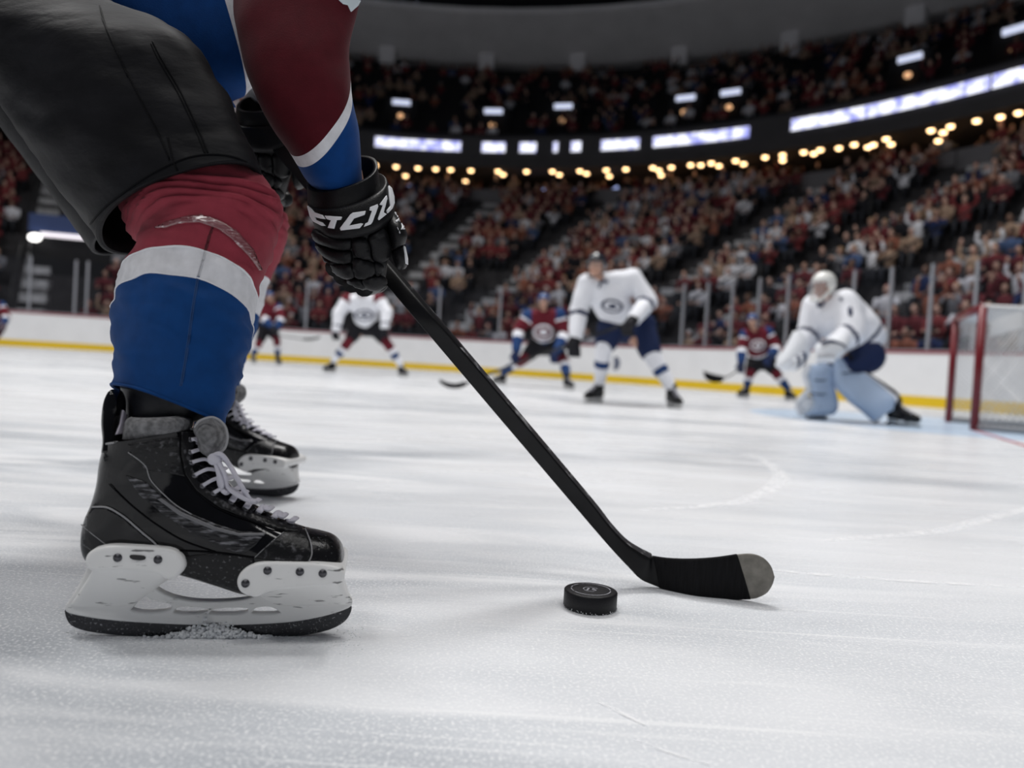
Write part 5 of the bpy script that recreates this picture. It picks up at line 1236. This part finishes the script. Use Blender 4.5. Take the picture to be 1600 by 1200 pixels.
# blurred maroon player behind the near leg
J = cj(c8, head=(205, 165, -.2), neck=(215, 225, -.1), shR=(165, 240, 0), shL=(270, 250, -.1), elR=(160, 330, -.1), haR=(235, 420, -.3), elL=(300, 330, -.2), haL=(262, 430, -.35), pel=(185, 400, .15), hipR=(165, 420, .1), hipL=(210, 420, .1), knR=(120, 540, -.05), knL=(262, 500, -.1), ftR=(65, 90, 0, -.2), ftL=(255, 285, .6, .45))
rt, jF, jer = player('smallest maroon player skating far off, beside the near blue sock', J, 18.5, (.55, -.8, 0), 'home', H_BLUE, C_BLACK, C_BLACK, 'players in the background')
far_stick('thin stick held level by the far maroon player beside the near sock', [(*c8(225, 440), 18.2), (*c8(300, 475), 18.1), (*c8(470, 500), 18.0)], [(*c8(465, 492), *c8(470, 508), 18.0), (*c8(530, 490), *c8(535, 508), 18.0), (*c8(600, 478), *c8(600, 492), 18.0)])
# maroon player left of the goalie
J = cj(c7, head=(295, 372, -.3), neck=(303, 430, -.2), shR=(262, 440, -.2), shL=(365, 428, -.1), elR=(245, 505, -.2), haR=(240, 585, -.35), elL=(410, 505, -.15), haL=(375, 555, -.4), pel=(330, 560, .1), hipR=(310, 570, .05), hipL=(365, 568, .05), knR=(282, 625, -.1), knL=(408, 625, -.1), ftR=(285, 240, 0, -.1), ftL=(460, 490, -.05, -.2))
rt, jX, jer = player('player in maroon and blue jersey bent over his stick, left of the goalie', J, 13.8, (-.35, -.95, 0), 'home', H_BLUE, C_BLACK, C_NAVY, 'players in the background')
emblem(jer, *c7(320, 490), 12, 9, 0, C_WHITE, C_MAROON, C_WHITE)
far_stick('curved black stick of the maroon player left of the goalie', [(*c7(400, 528), 13.3), (*c7(250, 592), 13.2), (*c7(190, 635), 13.2), (*c7(150, 652), 13.2)], [(*c7(160, 640), *c7(150, 666), 13.2), (*c7(120, 632), *c7(110, 670), 13.15), (*c7(80, 622), *c7(72, 655), 13.1), (*c7(58, 612), *c7(60, 630), 13.1)])
# maroon player just outside the left edge, one glove in the picture
kE = (13.8 / 19.0) / 3.077
cE = lambda X, Y: (4 + (X - 375) * kE, 507 + (Y - 555) * kE)
J = cj(cE, head=(295, 372, -.3), neck=(303, 430, -.2), shR=(262, 440, -.2), shL=(365, 428, -.1), elR=(245, 505, -.2), haR=(240, 585, -.35), elL=(400, 505, -.15), haL=(378, 562, -.4), pel=(330, 560, .1), hipR=(310, 570, .05), hipL=(350, 568, .05), knR=(282, 625, -.1), knL=(340, 625, -.1), ftR=(265, 220, 0, -.1), ftL=(320, 290, -.05, -.2))
player('player at the left picture edge, only a dark glove showing before the boards', J, 19.0, (-.35, -.95, 0), 'home', H_BLUE, C_BLACK, mat('glove_plum', (0.09, 0.06, 0.08), 0.6), 'players in the background')
# goalie
J = cj(cG, head=(355, 235, -.15), neck=(385, 335, -.05), shR=(310, 375, .12), shL=(500, 355, -.15), elR=(270, 540, .12), haR=(175, 680, 0), elL=(545, 540, -.30), haL=(395, 640, -.35), pel=(640, 610, 0), hipR=(590, 690, .12), hipL=(640, 690, -.12), knR=(345, 800, -.05), knL=(520, 790, -.2), ftR=(400, 300, .05, -.05), ftL=(790, 930, -.25, -.35))
rt, jG, jer = player('goalie in white jersey and mask with pale blue leg pads, crouching before the net', J, 7.2, (-.85, -.45, -.02), 'goalie', H_WHITE, C_NAVY, P_WHITE, big=1.25, hands=False)
def gloft(rows, d, e=3.2): return loft([(P(*cG(*a), d + dz), P(*cG(*b), d + dz), V(n), e) for b, a, dz, n in rows], 32, 5)
v, f = gloft([((262, 745), (372, 735), -.05, (0, -.05, 0)), ((245, 800), (430, 775), -.05, (-.02, -.075, 0)), ((245, 880), (425, 860), -.05, (-.02, -.08, 0)), ((285, 970), (448, 960), -.05, (-.02, -.08, 0)), ((250, 1040), (450, 1030), -.06, (-.02, -.085, 0)), ((225, 1072), (420, 1068), -.06, (-.02, -.07, 0))], 7.12)
pad = mk('leg_pad', v, f, P_BLUE, rt, label='pale blue goalie leg pad'); mb = MB(); mb.tube(smooth_line([P(*cG(*p), 7.02) for p in [(262, 750), (238, 820), (262, 900), (205, 970), (190, 1010), (215, 1068)]], 5), .028, 10); mb.obj('pad_roll', P_WHITE, pad)
mb = MB(); mb.ball(P(*cG(245, 1010), 7.05), (.085, .06, .10), seg=16, rings=10); mb.obj('pad_toe', P_WHITE, pad)
for y in (835, 925, 1005): mb = MB(); mb.tube(smooth_line([P(*cG(255 + (y - 835) * .2, y), 7.02), P(*cG(340, y + 12), 6.985), P(*cG(435, y - 4), 7.03)], 4), .006, 6); mb.obj('pad_seam', C_NAVY, pad)
v, f = gloft([((432, 715), (505, 690), -.1, (0, -.05, 0)), ((425, 800), (580, 770), -.12, (0, -.08, .01)), ((440, 880), (670, 840), -.15, (0, -.085, .02)), ((520, 970), (750, 910), -.2, (0, -.085, .02)), ((615, 1045), (810, 965), -.25, (0, -.08, .02)), ((680, 1105), (800, 1040), -.28, (0, -.06, .02))], 7.12)
pad = mk('leg_pad', v, f, P_BLUE, rt, label='pale blue leg pad thrust sideways')
for off_, m_, r_ in (((0, 0), C_NAVY, .024), ((28, -18), C_BLACK, .018)):
    mb = MB(); mb.tube(smooth_line([P(*cG(a + off_[0], b + off_[1]), 6.95) for a, b in [(492, 690), (545, 770), (640, 840), (740, 905), (800, 950), (830, 1000)]], 5), r_, 10); mb.obj('pad_edge', m_, pad)
mb = MB(); mb.tube(smooth_line([P(*cG(*p), 6.86) for p in [(790, 930), (770, 1000), (730, 1060), (685, 1110)]], 5), .030, 10); mb.obj('pad_roll', P_WHITE, pad)
for a, b in (((480, 800), (600, 790)), ((500, 905), (700, 880)), ((580, 990), (770, 940))): mb = MB(); mb.tube([P(*cG(*a), 6.9), P(*cG(*b), 6.89)], .006, 6); mb.obj('pad_seam', C_NAVY, pad)
for a in ((800, 980), (835, 1030), (860, 1075)): mb = MB(); mb.tube([P(*cG(*a), 6.84), P(*cG(a[0] + 55, a[1] + 40), 6.86)], .02, 8); mb.obj('pad_strap', C_BLACK, pad)
v, f = gloft([((165, 530), (205, 520), -.05, (0, -.05, 0)), ((120, 620), (245, 570), -.08, (0, -.075, 0)), ((60, 720), (270, 640), -.10, (0, -.085, 0)), ((52, 755), (255, 710), -.10, (0, -.08, 0)), ((100, 785), (205, 765), -.10, (0, -.05, 0))], 7.2, 2.4)
gl_ = mk('blocker_glove', v, f, P_WHITE, rt, label='big white goalie glove')
for i in range(4):
    mb = MB(); a = (175 + i * 18, 700 - i * 10); mb.tube(smooth_line([P(*cG(*a), 7.02), P(*cG(a[0] + 6, a[1] + 45), 7.0), P(*cG(a[0] - 12, a[1] + 75), 7.04)], 4), .022, 8); mb.obj('finger', C_NAVY if i % 2 else P_WHITE, gl_)
v, f = gloft([((420, 560), (500, 545), -.38, (0, -.05, 0)), ((330, 600), (520, 600), -.42, (0, -.08, 0)), ((300, 655), (500, 660), -.44, (0, -.085, 0)), ((345, 715), (450, 705), -.42, (0, -.06, 0))], 7.2, 2.4)
gl_ = mk('catching_glove', v, f, P_WHITE, rt, label='white catching glove'); mb = MB(); mb.tube(smooth_line([P(*cG(*p), 6.70) for p in [(340, 605), (400, 590), (470, 610), (500, 640)]], 4), .014, 8); mb.obj('glove_edge', C_NAVY, gl_)
for i in range(4): mb = MB(); a = (330 + 32 * i, 665); mb.tube(smooth_line([P(*cG(*a), 6.70), P(*cG(a[0] - 4, a[1] + 35), 6.69), P(*cG(a[0] - 10, a[1] + 55), 6.74)], 4), .022, 8); mb.obj('finger', P_WHITE, gl_)
tr = bvh(jer); mk('shoulder_mark', *patch(tr, [cG(*p) for p in [(515, 385), (535, 365), (548, 400), (545, 428), (520, 428)]], .004, 2, .003), C_NAVY, jer)
mk('shoulder_mark', *patch(tr, [cG(*p) for p in [(460, 312), (480, 308), (486, 325), (466, 332)]], .004, 2, .003), C_NAVY, jer)

# ---- goal net
NR = mat('goal_red', (0.17, 0.007, 0.013), 0.35); NW = mat('net_white', (0.72, 0.72, 0.72), 0.8); NG = mat('goal_grey', (0.42, 0.42, 0.43), 0.5)
def ground(px, d): q = P(px, 600, d); return V((q.x, q.y, 0))
g0, g1 = ground(1527, 6.9), ground(1486, 8.3); gd = (g1 - g0).normalized(); gb = V((gd.y, -gd.x, 0)); GH = 1.11; up = V((0, 0, 1))
if gb.x < 0: gb = -gb
goal = empty('goal_net', (g0 + g1) / 2, 'goal with dark red posts and white netting at the right edge', 'goal')
def post(pts, r, m, name): mb = MB(); mb.tube(pts, r, 14); return mb.obj(name, m, goal)
post([g0, g0 + up * GH], .036, NR, 'goal_post'); post([g1, g1 + up * GH], .036, NR, 'goal_post'); post([g0 + up * GH, g1 + up * GH], .036, NR, 'crossbar')
b0, b1 = g0 + gb * 1.05 - gd * .1, g1 + gb * 1.05 + gd * .1; t0, t1 = g0 + gb * .62 + up * (GH - .02), g1 + gb * .62 + up * (GH - .02)
post([g0 + up * .03, b0 + up * .03, b1 + up * .03, g1 + up * .03], .030, NG, 'base_frame'); post([g0 + up * GH, t0, t1, g1 + up * GH], .022, NW, 'top_frame')
mid_b, mid_t = (b0 + b1) / 2, (t0 + t1) / 2
post([mid_b + up * .03, mid_t], .026, NG, 'back_post'); post([(g0 + b0) / 2 + gb * .1 + up * .03, (g0 + t0) / 2 + gb * .1 + up * GH], .018, NG, 'side_post')
mb = MB()
def netting(a, b, c, d, n1, n2):
    """diamond cords over the quad a b c d"""
    def q(u, w): return (a * (1 - u) + b * u) * (1 - w) + (d * (1 - u) + c * u) * w
    N1 = n1
    for k in range(-n2, n1 + 1):
        for sgn in (1, -1):
            pts = []
            for i in range(n2 + 1):
                u = (k + i) / n1 if sgn > 0 else (n1 - (k + i)) / n1
                if 0 <= u <= 1: pts.append(q(u, i / n2))
            if len(pts) > 1: mb.tube([pts[0], pts[-1]], .0038, 4)
netting(g0, b0, t0, g0 + up * GH, 20, 22); netting(g1, b1, t1, g1 + up * GH, 20, 22); netting(b0, b1, t1, t0, 32, 22); netting(g0 + up * GH, g1 + up * GH, t1, t0, 30, 12)
mb.obj('netting', NW, goal, label='white cord netting')
mb = MB(); mb.box((mid_b + (g0 + g1) / 2) / 2 + up * (GH - .09) + gb * -.2, (.012, 1.45, .16), Matrix((gb, gd, up)).transposed()); mb.obj('top_skirt', NW, goal, smooth=False, label='white strip of canvas under the crossbar')
# red goal line painted from the near post towards the right
a, b = g0 - gd * .05, g0 - gd * 3.2; s_ = gb * .025; z = up * .0009
mk('goal_line', [a - s_ + z, a + s_ + z, b + s_ + z, b - s_ + z], [(0, 1, 2, 3)], mat('line_red', (0.45, 0.10, 0.12), 0.5), floor, smooth=False, label='thin red goal line')
